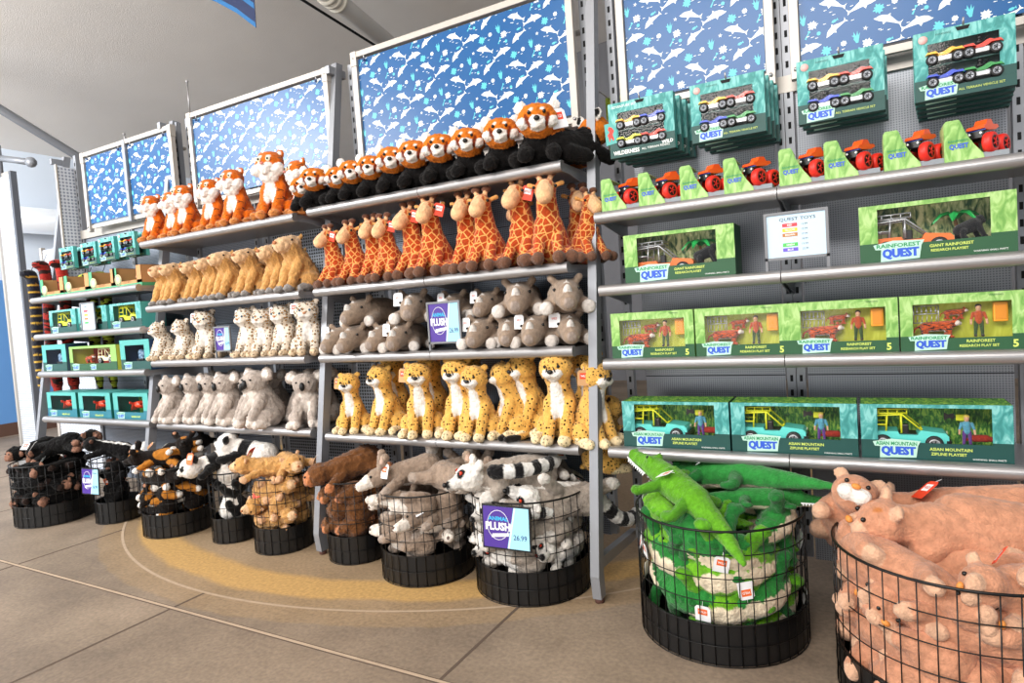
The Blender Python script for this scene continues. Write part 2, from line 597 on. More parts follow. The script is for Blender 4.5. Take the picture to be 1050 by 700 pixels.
def rack(label, x0, x1, rows, legs, uprights, joint=None, panels=(), zpan=1.73):
    root = thing('display_rack', label, 'display rack', ((x0 + x1) / 2, 2.2, 0), group='grey shelving racks along the wall')
    inv = Matrix.Translation((-(x0 + x1) / 2, -2.2, 0))

    def put(b, name, **k):
        b.v = [tuple(inv @ Vector(p)) for p in b.v]
        return b.build(name, root, **k)
    for x in legs:
        put(leg_mb(x), 'leg')
        f = MB()
        f.prismx([(2.0, .155), (2.40, .125), (2.40, .09), (2.0, .115)], x - .013, x + .013, POST)
        put(f, 'foot_bar')
        t = MB()
        t.box(x - .012, x + .012, 2.27, 2.38, 2.19, 2.225, POST)
        put(t, 'top_bracket')
    for x in uprights:
        put(slot_upright(x, .11, 2.24), 'slotted_upright')
    for (a, c, m) in panels:
        p = MB()
        p.box(a, c, UY + .012, UY + .018, .10, zpan, m)
        for z in (.42, .74, 1.06, 1.38):
            p.box(a, c, UY + .0112, UY + .0122, z, z + .003, DARK)
        put(p, 'back_panel')
    r = MB()
    r.box(x0 + .02, x1 - .02, UY - .002, UY + .035, 1.69, 1.745, POSTW)
    put(r, 'cross_rail')
    r = MB()
    r.tube([(x0 + .02, UY + .05, 2.1), (x1 - .02, UY + .05, 2.1)], .011, POSTW, 10)
    put(r, 'cross_rail')
    # shelves
    class P:  # parent proxy so that shelf meshes keep root-space coordinates
        pass
    for z in rows:
        before = set(root.children)
        shelf_parts(root, x0, x1, z, joint)
        for s in set(root.children) - before:
            s.data.transform(inv)
    return root


rack('grey steel rack of yellow and teal toy boxes at far left end', -4.55, -3.42, (1.287, 1.058, .824, .540), (-4.64,), (-4.52, -3.97, -3.44),
     panels=((-4.50, -3.99, PERF), (-3.95, -3.46, PERF)))
rack('grey steel rack holding sitting tigers, capybaras, leopards and koalas', -3.35, -2.20, (1.507, 1.164, .871, .534), (-3.46,), (-3.33, -2.84, -2.76, -2.24),
     panels=((-3.31, -2.86, PERF), (-2.73, -2.26, PERFL)))
rack('grey steel rack holding red pandas, giraffes, rhinos and cheetahs', -2.11, -.893, (1.515, 1.165, .871, .521), (-2.153,), (-2.09, -2.0, -1.93, -1.506, -.905),
     joint=-1.506, panels=((-2.20, -2.02, PERFL), (-1.90, -1.52, PERF), (-1.49, -.92, PERF)))
rack('grey steel rack of boxed toy playsets and trucks on the right', -.783, .47, (1.319, 1.073, .822, .519), (-.836, .50), (-.80, -.225, -.195, .41),
     joint=-.211, panels=((-.74, -.245, PERFB), (-.175, .385, PERFB)))

# ------------------------------------------------------------------ printed header panels
BLUE = mat('print_blue', '#1a5790', .28, spec=.3)
PWHITE = mat('print_white', '#e8efed', .33, spec=.3)
PTEAL = mat('print_teal', '#5cc4d0', .33, spec=.3)


def dolphin():
    # closed outline, nose to the left, about one unit long
    top = [(0, .01), (.07, .05), (.10, .09), (.16, .145), (.26, .185), (.36, .20), (.42, .205), (.50, .29), (.52, .19), (.62, .145), (.74, .075), (.86, .02), (.93, .04), (1.0, .13), (.965, .0), (1.0, -.12)]
    bot = [(.90, -.045), (.84, -.04), (.72, -.035), (.58, -.03), (.46, -.03), (.40, -.14), (.33, -.04), (.22, -.045), (.12, -.03), (.05, -.015)]
    return top + bot


def blob(n, f):
    return [(f(2 * math.pi * k / n) * math.cos(2 * math.pi * k / n), f(2 * math.pi * k / n) * math.sin(2 * math.pi * k / n)) for k in range(n)]


SHAPES = {
    'dolphin': dolphin(),
    'shell': blob(14, lambda t: .5 + .06 * math.cos(7 * t)),
    'star': blob(10, lambda t: .55 if round(t / (2 * math.pi) * 10) % 2 == 0 else .2),
    'coral': blob(28, lambda t: .5 + .13 * math.cos(9 * t) + .06 * math.sin(4 * t)),
    'fish': [(-.5, 0), (-.25, .2), (.1, .2), (.3, .05), (.5, .22), (.5, -.22), (.3, -.05), (.1, -.2), (-.25, -.2)],
    'minnow': [(-.5, 0), (-.1, .16), (.25, .05), (.5, .14), (.5, -.14), (.25, -.05), (-.1, -.16)],
    'weed': [(-.1, -.6), (-.3, -.1), (-.2, 0), (-.4, .3), (-.22, .25), (-.15, .6), (0, .1), (.2, .6), (.18, .1), (.4, .35), (.25, -.1), (.1, -.6)],
    'tube': [(-.12, -.6), (-.06, .3), (-.22, .55), (0, .62), (.22, .55), (.06, .3), (.12, -.6)],
}


def clip_ok(pts, x0, x1, z0, z1):
    return [(min(max(p[0], x0), x1), min(max(p[1], z0), z1)) for p in pts]


def print_panel(x0, x1, z0, z1, y, parent, seed, k=1.0):
    b = MB()
    b.box(x0, x1, y, y + .006, z0, z1, BLUE)
    rnd = random.Random(seed)
    tw, th = .145 * k, .18 * k
    motif = [('dolphin', .02, .03, .084, 12, 0), ('dolphin', .088, .148, .080, -18, 0), ('dolphin', .098, .076, .072, 38, 0),
             ('coral', .072, .012, .026, 0, 1), ('shell', .112, .022, .016, 0, 0), ('star', .035, .150, .014, 8, 0), ('weed', .005, .128, .030, 10, 1),
             ('tube', .012, .078, .022, -30, 1), ('fish', .098, .100, .020, 15, 1), ('coral', .035, .100, .024, 30, 0), ('shell', .045, .072, .012, 0, 1)]
    for q in range(13):
        motif.append(('minnow', (q * .047) % .125, (q * .0613) % .15, .0095, 5, 0))
    ni = int((x1 - x0) / tw) + 2; nj = int((z1 - z0) / th) + 2
    lay = 0
    for i in range(-1, ni):
        for j in range(-1, nj):
            for (s, mx, mz, size, ang, c) in motif:
                cx_ = x0 + i * tw + mx * k + .01 * rnd.random()
                cz_ = z0 + j * th + (i % 2) * th * .5 + mz * k + .008 * rnd.random()
                a = math.radians(ang + rnd.uniform(-6, 6))
                sg = -1 if (s == 'dolphin') else 1
                pts = []
                for (px, pz) in SHAPES[s]:
                    if s == 'dolphin': px -= .5
                    if sg < 0 and (mx < .03): px = -px
                    pts.append((cx_ + size * k * (px * math.cos(a) - pz * math.sin(a)), cz_ + size * k * (px * math.sin(a) + pz * math.cos(a))))
                xs = [p[0] for p in pts]; zs = [p[1] for p in pts]
                if max(xs) <= x0 or min(xs) >= x1 or max(zs) <= z0 or min(zs) >= z1: continue
                pts = clip_ok(pts, x0 + .001, x1 - .001, z0 + .001, z1 - .001)
                lay += 1
                b.sheet(pts, y - .0004 - .00002 * (lay % 13), PTEAL if c else PWHITE)
    return b.build('printed_panel', parent)


def header(label, x0, x1, z0, z1, seed, mids=(), top=True, widen=.0):
    y = 2.29
    root = thing('header_sign', label, 'sign', ((x0 + x1) / 2, y, z0 - .1), group='blue ocean print header signs')
    sub = []
    f = MB()
    t = .014
    for x in (x0 - t, x1 + t):
        f.box(x - t, x + t, y - .012, y + .016, z0 - .05, z1 + .035, POSTW, .002)
        f.box(x - t - .003, x + t + .003, y - .015, y + .019, z1 - .03, z1 + .036, POSTW, .002)
        f.lathe([(0, y - .0175), (.006, y - .0175), (.006, y - .012)], x, z0 - .02, METAL, 10, 'y')
        f.lathe([(0, y - .0165), (.004, y - .0165), (.004, y - .012)], x, z1 + .005, METAL, 10, 'y')
    if top:
        f.box(x0, x1, y - .012, y + .016, z1 + .008, z1 + .034, POSTW, .002)
    f.box(x0, x1, y + .002, y + .018, z0 - .03, z0 - .008, POSTW)
    sub.append(f.build('frame', root))
    for x in mids:
        m = MB(); m.box(x - .014, x + .014, y - .016, y + .016, z0 - .04, z1 + .03, POST, .002)
        sub.append(m.build('middle_post', root))
    edges = [x0] + [v for m in mids for v in (m - .016, m + .016)] + [x1]
    for a, c in zip(edges[::2], edges[1::2]):
        sub.append(print_panel(a + .002, c - .002, z0, z1, y, root, seed))
        for hx in (a + .045, c - .045):
            h = MB(); h.tube([(hx, y - .008, z1 + .02), (hx, y - .008, z1 - .012)], .003, METAL, 6)
            h.ell((hx, y - .010, z1 - .012), .007, mat('hook_blue', '#27406e', .4), 8)
            sub.append(h.build('hanging_clip', root))
    for o in sub:
        o.data.transform(Matrix.Translation((-(x0 + x1) / 2, -y, -(z0 - .1))))
    return root


header('blue ocean print sign in two panes above the far left rack', -4.275, -3.40, 1.755, 2.165, 3, mids=(-3.83,))
header('blue dolphin print sign above the sitting tigers', -3.19, -2.195, 1.755, 2.19, 4)
header('wide blue dolphin print sign above the red pandas', -1.982, -.945, 1.755, 2.215, 5)
header('blue dolphin print sign above left boxes of quad bikes', -.722, -.252, 1.755, 2.36, 6)
header('blue dolphin print sign above the boxes at the right edge', -.15, .50, 1.755, 2.36, 7)
# ------------------------------------------------------------------ plush animals
def _sphere_geo(c, r, rot, n=18):
    m = MB(); m.ell(c, r, BLACK, n, rot)
    return m.v, m.f


def _cap_geo(a, b, ra, rb, n=14):
    a, b = Vector(a), Vector(b)
    d = (b - a)
    L = max(d.length, 1e-5)
    pts, rad = [], []
    for k in range(0, 6):
        t = math.pi / 2 * k / 5
        pts.append(a - d / L * ra * math.cos(t)); rad.append(max(ra * math.sin(t), 1e-4))
    for k in range(5, -1, -1):
        t = math.pi / 2 * k / 5
        pts.append(b + d / L * rb * math.cos(t)); rad.append(max(rb * math.sin(t), 1e-4))
    m = MB(); m.tube(pts, rad, BLACK, n)
    return m.v, m.f


def E(c, r, col, al=0., rot=None):
    return ('e', c, r if not isinstance(r, (int, float)) else (r, r, r), rot, col, al)


def K(a, b, ra, rb, col, al=0.):
    return ('c', a, b, ra, rb, col, al)


def mirror(prims):
    out = []
    for p in prims:
        out.append(p)
        if p[0] == 'e':
            rot = (p[3][0], -p[3][1], -p[3][2]) if p[3] else None
            out.append(('e', (-p[1][0], p[1][1], p[1][2]), p[2], rot, p[4], p[5]))
        else:
            out.append(('c', (-p[1][0], p[1][1], p[1][2]), (-p[2][0], p[2][1], p[2][2]), p[3], p[4], p[5], p[6]))
    return out


def _dist(p, V):
    if p[0] == 'e':
        q = V - np.array(p[1])
        if p[3]:
            R = np.array(Euler(p[3]).to_matrix())
            q = q @ R
        r = np.array(p[2])
        k0 = np.linalg.norm(q / r, axis=1)
        k1 = np.linalg.norm(q / (r * r), axis=1) + 1e-9
        return k0 * (k0 - 1) / k1
    a, b = np.array(p[1]), np.array(p[2])
    d = b - a
    t = np.clip(((V - a) @ d) / (d @ d + 1e-12), 0, 1)
    return np.linalg.norm(V - a - t[:, None] * d, axis=1) - (p[3] + (p[4] - p[3]) * t)


def plush_mesh(name, prims, paints, material, voxel=.006, fur=.0025, clump=0.0, smooth=5):
    """one continuous sewn body: fuse the stuffed shapes, colour each cloth piece, ruffle the fur"""
    vs, fs = [], []
    for p in prims:
        v, f = _sphere_geo(p[1], p[2], p[3]) if p[0] == 'e' else _cap_geo(*p[1:5])
        n = len(vs)
        vs += v; fs += [tuple(n + i for i in q) for q in f]
    me = bpy.data.meshes.new('tmp'); me.from_pydata(vs, [], fs)
    o = bpy.data.objects.new('tmp', me); C.objects.link(o)
    r = o.modifiers.new('r', 'REMESH'); r.mode = 'VOXEL'; r.voxel_size = voxel
    sm = o.modifiers.new('s', 'SMOOTH'); sm.iterations = smooth; sm.factor = .5
    dg = bpy.context.evaluated_depsgraph_get()
    out = bpy.data.meshes.new_from_object(o.evaluated_get(dg))
    bpy.data.objects.remove(o); bpy.data.meshes.remove(me)
    N = len(out.vertices)
    V = np.empty(N * 3); out.vertices.foreach_get('co', V); V = V.reshape(-1, 3)
    NR = np.empty(N * 3); out.vertices.foreach_get('normal', NR); NR = NR.reshape(-1, 3)
    off = (hash_s(name) % 97) * .37
    nz = np.array([noise.noise(Vector((p[0] * 140 + off, p[1] * 140, p[2] * 140))) for p in V])
    nb = np.array([noise.noise(Vector((p[0] * 42, p[1] * 42 + off, p[2] * 42))) for p in V])
    D = np.stack([_dist(p, V) for p in prims]) + nz * .0025
    k = D.argmin(0)
    cols = np.array([srgb(p[-2])[:3] for p in prims]); al = np.array([p[-1] for p in prims])
    col = np.ones((N, 4)); col[:, :3] = cols[k]; col[:, 3] = al[k]
    for p in paints:
        d = _dist(p, V) + nz * .003
        w = np.clip(-d / .002, 0, 1)[:, None]
        col = col * (1 - w) + np.array(list(srgb(p[-2])[:3]) + [p[-1]]) * w
    V = V + NR * (nz * fur + nb * clump)[:, None]
    out.vertices.foreach_set('co', V.ravel())
    ca = out.color_attributes.new('Col', 'FLOAT_COLOR', 'POINT')
    ca.data.foreach_set('color', col.ravel())
    out.polygons.foreach_set('use_smooth', [True] * len(out.polygons))
    out.materials.append(material)
    out.name = name
    out.update()
    return out


def hash_s(s):
    h = 7
    for ch in s: h = (h * 31 + ord(ch)) % 100003
    return h


def bead(name, root, c, r, m, n=10, rot=None):
    b = MB(); b.ell((0, 0, 0), r, m, n)
    o = b.build(name, root)
    o.location = c
    if rot: o.rotation_euler = rot
    return o


def hang_tag(root, loc, rot, m=None, m2=None, s=1.0):
    b = MB()
    m = m or WHITE; m2 = m2 or TAGRED
    w, h = .021 * s, .025 * s
    b.prism([(-w, -h), (w, -h), (w, h * .7), (w * .7, h), (-w * .7, h), (-w, h * .7)], -.0006, .0006, m)
    b.rect(-w * .62, w * .62, -h * .15, h * .62, -.0009, m2)
    b.text('WILD', 0, h * .08, h * .3, -.0012, WHITE if m2 is not WHITE else TAGRED, w=w * 1.0, bold=.02, align='c')
    b.tube([(0, 0, h * .9), (0, .006, h * 1.5)], .0007, WHITE, 4)
    o = b.build('hang_tag', root)
    o.location = loc; o.rotation_euler = rot
    if m is not WHITE: o['label'] = 'kraft paper hang tag'
    return o


PROTO = {}


def make(kind, mesh, extras, tagpos=None, tagmat=None, key=None):
    """a hidden-nowhere first animal of a kind; placed by the first call of put()"""
    root = thing('plush_' + kind, 'x', 'stuffed animal')
    o = bpy.data.objects.new('body', mesh); C.objects.link(o); o.parent = root
    for (nm, c, r, m, *rt) in extras:
        bead(nm, root, c, r, m, 10, rt[0] if rt else None)
    if tagpos:
        hang_tag(root, tagpos[0], tagpos[1], *(tagmat or ()))
    PROTO[key or kind] = [root, False]
    return root


def put(kind, loc, rz=0., label='', group=None, scale=1.0, rot=None, tagged=True, cat='stuffed animal'):
    root, used = PROTO[kind]
    rt = rot if rot is not None else (0, 0, rz)
    if not used and tagged:
        root.location = loc; root.rotation_euler = rt; root.scale = (scale,) * 3
        root['label'] = label
        if group: root['group'] = group
        root['category'] = cat
        PROTO[kind][1] = True
        return root
    r = dup(root, loc, rt, label, None, skip=() if tagged else ('hang_tag',), scale=scale)
    if group: r['group'] = group
    elif 'group' in r: del r['group']
    return r


def sitting(o, w, hd, hz=.235, legs=None, paw=None, al=1., hal=None, torso=1.0, tail=None, neck=.05):
    """shared sitting pose: o body colour, w chest colour, hd head colour"""
    legs = legs or o; paw = paw or legs; hal = al if hal is None else hal
    P = [K((0, .035, .065), (0, -.002, .155), .066 * torso, .050 * torso, o, al),
         K((0, -.005, .15), (0, -.03, hz), neck, .045, o, al),
         E((0, -.035, hz), (.061, .054, .055), hd, hal)]
    P += mirror([K((.033, -.02, .14), (.030, -.072, .03), .026, .021, legs, al),
                 E((.031, -.088, .019), (.023, .03, .019), paw, al * .6),
                 E((.062, .012, .05), (.036, .055, .046), legs, al),
                 K((.07, 0, .022), (.078, -.062, .02), .021, .02, paw, al * .6)])
    if tail: P += tail
    return P


# ---- tiger
OR, ORL, WH, CR = '#d8690f', '#ee8a2c', '#f4efe8', '#f3d9bf'
P = sitting(OR, WH, OR, .238, al=.75, hal=.6, paw='#d98a4a', tail=[K((.03, .09, .03), (.13, .05, .02), .016, .013, OR, 1.)])
P += mirror([E((.042, -.018, .283), (.019, .01, .019), OR, 0), E((.046, -.058, .210), (.03, .028, .026), WH), E((.016, -.085, .222), (.018, .016, .014), WH)])
P += [E((0, -.085, .205), (.02, .014, .02), WH), E((0, -.05, .185), (.042, .03, .03), WH)]
PT = [E((0, -.075, .13), (.030, .05, .07), WH), E((.02, -.088, .262), (.013, .02, .010), WH), E((-.02, -.088, .262), (.013, .02, .010), WH),
      E((.042, -.028, .283), (.010, .01, .011), WH), E((-.042, -.028, .283), (.010, .01, .011), WH), E((.046, 0, .29), (.022, .016, .02), '#1a1310'), E((-.046, 0, .29), (.022, .016, .02), '#1a1310')]
m = plush_mesh('tiger_body', P, PT, plush_mat('tiger_fur', '#241308', 42, .60, 'stripes'), .0055, .004, .003)
make('tiger', m, [('eye', (.021, -.087, .25), (.011, .006, .011), mat('eye_white', '#f3ecd0', .2)), ('eye', (-.021, -.087, .25), (.011, .006, .011), mat('eye_white', '#f3ecd0', .2)),
                  ('pupil', (.021, -.0925, .25), (.0055, .003, .0055), EYE), ('pupil', (-.021, -.0925, .25), (.0055, .003, .0055), EYE),
                  ('nose', (0, -.103, .230), (.009, .006, .006), mat('nose_pink', '#c9776a', .6))])

# ---- capybara-like tan animal: sitting, blunt light muzzle, fluffy golden body
GO, GL = '#cc9a5c', '#e6bf94'
P = [K((0, .05, .07), (0, .01, .15), .07, .055, GO), K((0, 0, .16), (0, -.03, .205), .05, .045, GO),
     K((0, -.015, .218), (0, -.075, .212), .044, .036, GL)]
P += mirror([K((.033, -.01, .14), (.030, -.065, .03), .027, .022, GO), E((.031, -.082, .016), (.022, .028, .016), '#8f8b88'),
             E((.06, .03, .05), (.036, .055, .046), GO), K((.068, .0, .02), (.072, -.05, .016), .02, .017, '#8f8b88'), E((.034, .012, .255), (.011, .007, .013), GO)])
m = plush_mesh('capybara_body', P, [], plush_mat('capybara_fur'), .0055, .005, .005)
make('capybara', m, [('eye', (.038, -.045, .235), .0055, EYE), ('eye', (-.038, -.045, .235), .0055, EYE), ('nose', (0, -.112, .222), (.014, .004, .008), mat('nose_brown', '#a8673a', .7))])

# ---- snow leopard cub
LC = '#e3d5c3'
P = sitting(LC, WH, LC, .215, al=1., hal=1., torso=1.12, paw='#dcc4a4', tail=[K((.03, .08, .03), (.13, .02, .02), .02, .018, LC, 1.)])
P += mirror([E((.044, -.018, .262), (.019, .012, .019), LC, 1.), E((.014, -.080, .20), (.022, .016, .016), '#f2e6d8')])
PT = [E((0, -.075, .12), (.028, .05, .06), WH), E((0, -.085, .185), (.03, .03, .02), WH)]
m = plush_mesh('leopard_body', P, PT, plush_mat('leopard_fur', '#3a2a20', 62, .38, 'rosette'), .0055, .003, .002)
make('snow_leopard', m, [('eye', (.023, -.083, .223), .0065, mat('eye_blue', '#3e5a70', .1)), ('eye', (-.023, -.083, .223), .0065, mat('eye_blue', '#3e5a70', .1)), ('nose', (0, -.097, .21), (.009, .005, .006), mat('nose_tan', '#b9805a', .6))],
     ((-.058, -.04, .235), (-.1, 0, -.5)))

# ---- koala
KG, KL = '#b5a89e', '#ddd2c8'
P = [K((0, .04, .07), (0, 0, .16), .074, .055, KG), E((0, -.02, .215), (.062, .056, .055), KG)]
P += mirror([E((.068, .0, .25), (.034, .018, .034), KG), K((.04, -.02, .14), (.038, -.085, .05), .026, .022, KG), E((.038, -.09, .03), (.02, .024, .026), KL),
             E((.06, .0, .045), (.038, .06, .044), KG), K((.066, -.03, .02), (.07, -.085, .022), .022, .02, KL)])
PT = [E((0, -.07, .115), (.03, .045, .06), KL), E((.068, -.018, .25), (.022, .014, .022), '#efe8df'), E((-.068, -.018, .25), (.022, .014, .022), '#efe8df'), E((0, -.06, .165), (.04, .03, .018), KL)]
m = plush_mesh('koala_body', P, PT, plush_mat('koala_fur'), .0055, .005, .004)
make('koala', m, [('eye', (.030, -.068, .228), .005, EYE), ('eye', (-.030, -.068, .228), .005, EYE), ('nose', (0, -.080, .208), (.014, .012, .022), NOSEB)])

# ---- cheetah
CH, CHL = '#e6b25a', '#f2dcb0'
P = sitting(CH, WH, CH, .262, al=1., hal=.85, torso=1.0, paw=CHL, neck=.04, tail=[K((.05, .08, .02), (.13, -.03, .018), .014, .014, CH, 1.), K((.13, -.03, .018), (.125, -.075, .018), .015, .014, '#17120f')])
P += mirror([E((.045, -.02, .305), (.017, .01, .015), CH), E((.014, -.082, .246), (.022, .018, .016), WH)])
PT = [E((0, -.06, .155), (.026, .045, .075), WH), E((0, -.085, .235), (.03, .03, .018), WH), E((.046, -.004, .308), (.02, .014, .016), '#17120f'), E((-.046, -.004, .308), (.02, .014, .016), '#17120f')]
m = plush_mesh('cheetah_body', P, PT, plush_mat('cheetah_fur', '#15100c', 72, .27, 'spots'), .005, .003, .002)
make('cheetah', m, [('eye', (.024, -.083, .272), .006, EYE), ('eye', (-.024, -.083, .272), .006, EYE), ('nose', (0, -.101, .256), (.011, .007, .008), NOSEB),
                    ('tear_line', (.014, -.096, .262), (.0022, .003, .014), NOSEB, (.2, -.35, 0)), ('tear_line', (-.014, -.096, .262), (.0022, .003, .014), NOSEB, (.2, .35, 0))],
     ((-.062, -.035, .265), (-.1, .05, -.6)), (KRAFT, TAGRED, 1.15))

# ---- giraffe
GY, GS, GM = '#e7a55c', '#b5461a', '#f0bd8e'
P = [K((0, .03, .075), (0, -.005, .14), .074, .054, GY, 1.), K((0, -.005, .14), (0, -.03, .25), .047, .034, GY, 1.), E((0, -.045, .265), (.040, .040, .038), GY, .9),
     K((0, -.07, .258), (0, -.094, .236), .030, .030, GM)]
P += mirror([K((.03, -.02, .12), (.034, -.075, .045), .022, .019, GY, 1.), E((.036, -.09, .024), (.023, .024, .023), '#6d4c3b'),
             K((.045, .02, .05), (.072, -.05, .035), .032, .022, GY, 1.), E((.082, -.07, .024), (.024, .024, .024), '#6d4c3b'),
             K((.017, -.04, .29), (.021, -.038, .312), .009, .009, GM), E((.023, -.034, .322), (.021, .018, .014), '#6a4433'), K((.035, -.028, .28), (.058, -.02, .288), .008, .011, GY, 0)])
PT = [E((0, -.11, .25), (.045, .035, .04), GM), E((0, -.085, .282), (.02, .03, .03), GM)]
m = plush_mesh('giraffe_body', P, PT, plush_mat('giraffe_fur', GS, 36, .075, 'giraffe'), .005, .0015, .001)
make('giraffe', m, [('eye', (.038, -.064, .272), .006, EYE), ('eye', (-.038, -.064, .272), .006, EYE)], ((.05, -.05, .262), (0, .3, .3)), (TAGRED, WHITE))

# ---- rhinoceros lying on its belly
RG, RL = '#9c8876', '#ddd6cf'
P = [K((0, .02, .065), (0, .13, .07), .066, .062, RG), K((0, -.02, .075), (0, -.075, .068), .056, .046, RG), K((0, -.075, .062), (0, -.125, .045), .045, .034, RG),
     E((0, -.125, .088), (.014, .013, .021), RL), E((0, -.085, .112), (.008, .008, .010), RL)]
P += mirror([K((.05, .0, .04), (.07, -.05, .028), .03, .026, RG), E((.074, -.072, .026), (.026, .018, .026), RL), K((.05, .13, .04), (.085, .1, .026), .03, .026, RG), E((.092, .085, .026), (.024, .018, .026), RL),
             K((.036, -.03, .115), (.050, -.03, .132), .013, .015, RG)])
m = plush_mesh('rhino_body', P, [E((0, -.16, .04), (.02, .02, .02), '#a3948a')], plush_mat('rhino_fur'), .0055, .0015, .001)
make('rhinoceros', m, [('eye', (.043, -.078, .09), .006, EYE), ('eye', (-.043, -.078, .09), .006, EYE)], ((-.056, -.06, .105), (-.1, 0, -.4)), (WHITE, WHITE, 1.1))

# ---- red panda crouching, head over its paws
RP, RB, RK = '#d4741f', '#7a2f14', '#0e0c0c'
P = [K((0, .0, .07), (0, .11, .075), .058, .06, RK), E((0, -.055, .135), (.064, .056, .055), RP), K((0, -.02, .1), (0, 0, .09), .05, .055, RK),
     K((.03, .16, .08), (.13, .13, .045), .028, .026, RP, 1.), K((.13, .13, .045), (.16, .03, .03), .026, .022, RP, 1.)]
P += mirror([K((.04, -.02, .06), (.045, -.085, .028), .026, .023, RK), K((.05, .1, .04), (.07, .04, .026), .03, .025, RK), E((.052, -.035, .185), (.023, .010, .021), WH)])
P += [E((0, -.1, .118), (.030, .026, .022), WH)]
P += mirror([E((.042, -.085, .122), (.022, .02, .018), WH)])
PT = [E((.031, -.103, .128), (.008, .022, .026), RB, 0, (0, .3, 0)), E((-.031, -.103, .128), (.008, .022, .026), RB, 0, (0, -.3, 0)), E((.018, -.105, .16), (.008, .02, .007), WH), E((-.018, -.105, .16), (.008, .02, .007), WH),
      E((.056, -.026, .19), (.02, .010, .02), RK), E((-.056, -.026, .19), (.02, .010, .02), RK), E((0, .13, .12), (.045, .045, .03), RP)]
m = plush_mesh('red_panda_body', P, PT, plush_mat('red_panda_fur', '#4a1a0c', 26, .58, 'stripes'), .0055, .0045, .004)
make('red_panda', m, [('eye', (.023, -.110, .148), .006, EYE), ('eye', (-.023, -.110, .148), .006, EYE), ('nose', (0, -.128, .125), (.010, .007, .008), NOSEB)],
     ((.064, -.065, .135), (-.1, -.2, .35)), (WHITE, TAGRED, 1.2))


# ---- animals that fill the baskets: lying, rounded body with four limbs
TUCK = False


def lying(body, limb, hand, head, ln=.10, fat=.06, al=0., tail=None, neck=.045, hy=-.12, hz=.07, hr=(.055, .052, .05)):
    if TUCK:
        P = [K((0, -.03, .06), (0, ln, .062), fat * .92, fat * 1.05, body, al), K((0, -.03, .065), (0, hy, hz), neck, neck * .9, body, al), E((0, hy, hz), hr, head, al)]
        P += mirror([K((.045, -.03, .05), (.058, -.065, .018), .026, .022, limb, al), E((.056, -.082, .014), (.024, .026, .022), hand),
                     K((.045, ln, .045), (.058, ln - .04, .016), .032, .026, limb, al), E((.056, ln - .062, .014), (.026, .030, .024), hand)])
        if tail and len(tail) > 3: P += tail
        return P
    P = [K((0, -.03, .06), (0, ln, .062), fat * .85, fat, body, al), K((0, -.03, .065), (0, hy, hz), neck, neck * .9, body, al), E((0, hy, hz), hr, head, al)]
    P += mirror([K((.045, -.03, .05), (.09, -.09, .03), .024, .020, limb, al), E((.096, -.1, .028), (.022, .024, .02), hand),
                 K((.045, ln, .045), (.085, ln + .05, .028), .030, .024, limb, al), E((.092, ln + .06, .026), (.026, .03, .022), hand)])
    if tail: P += tail
    return P



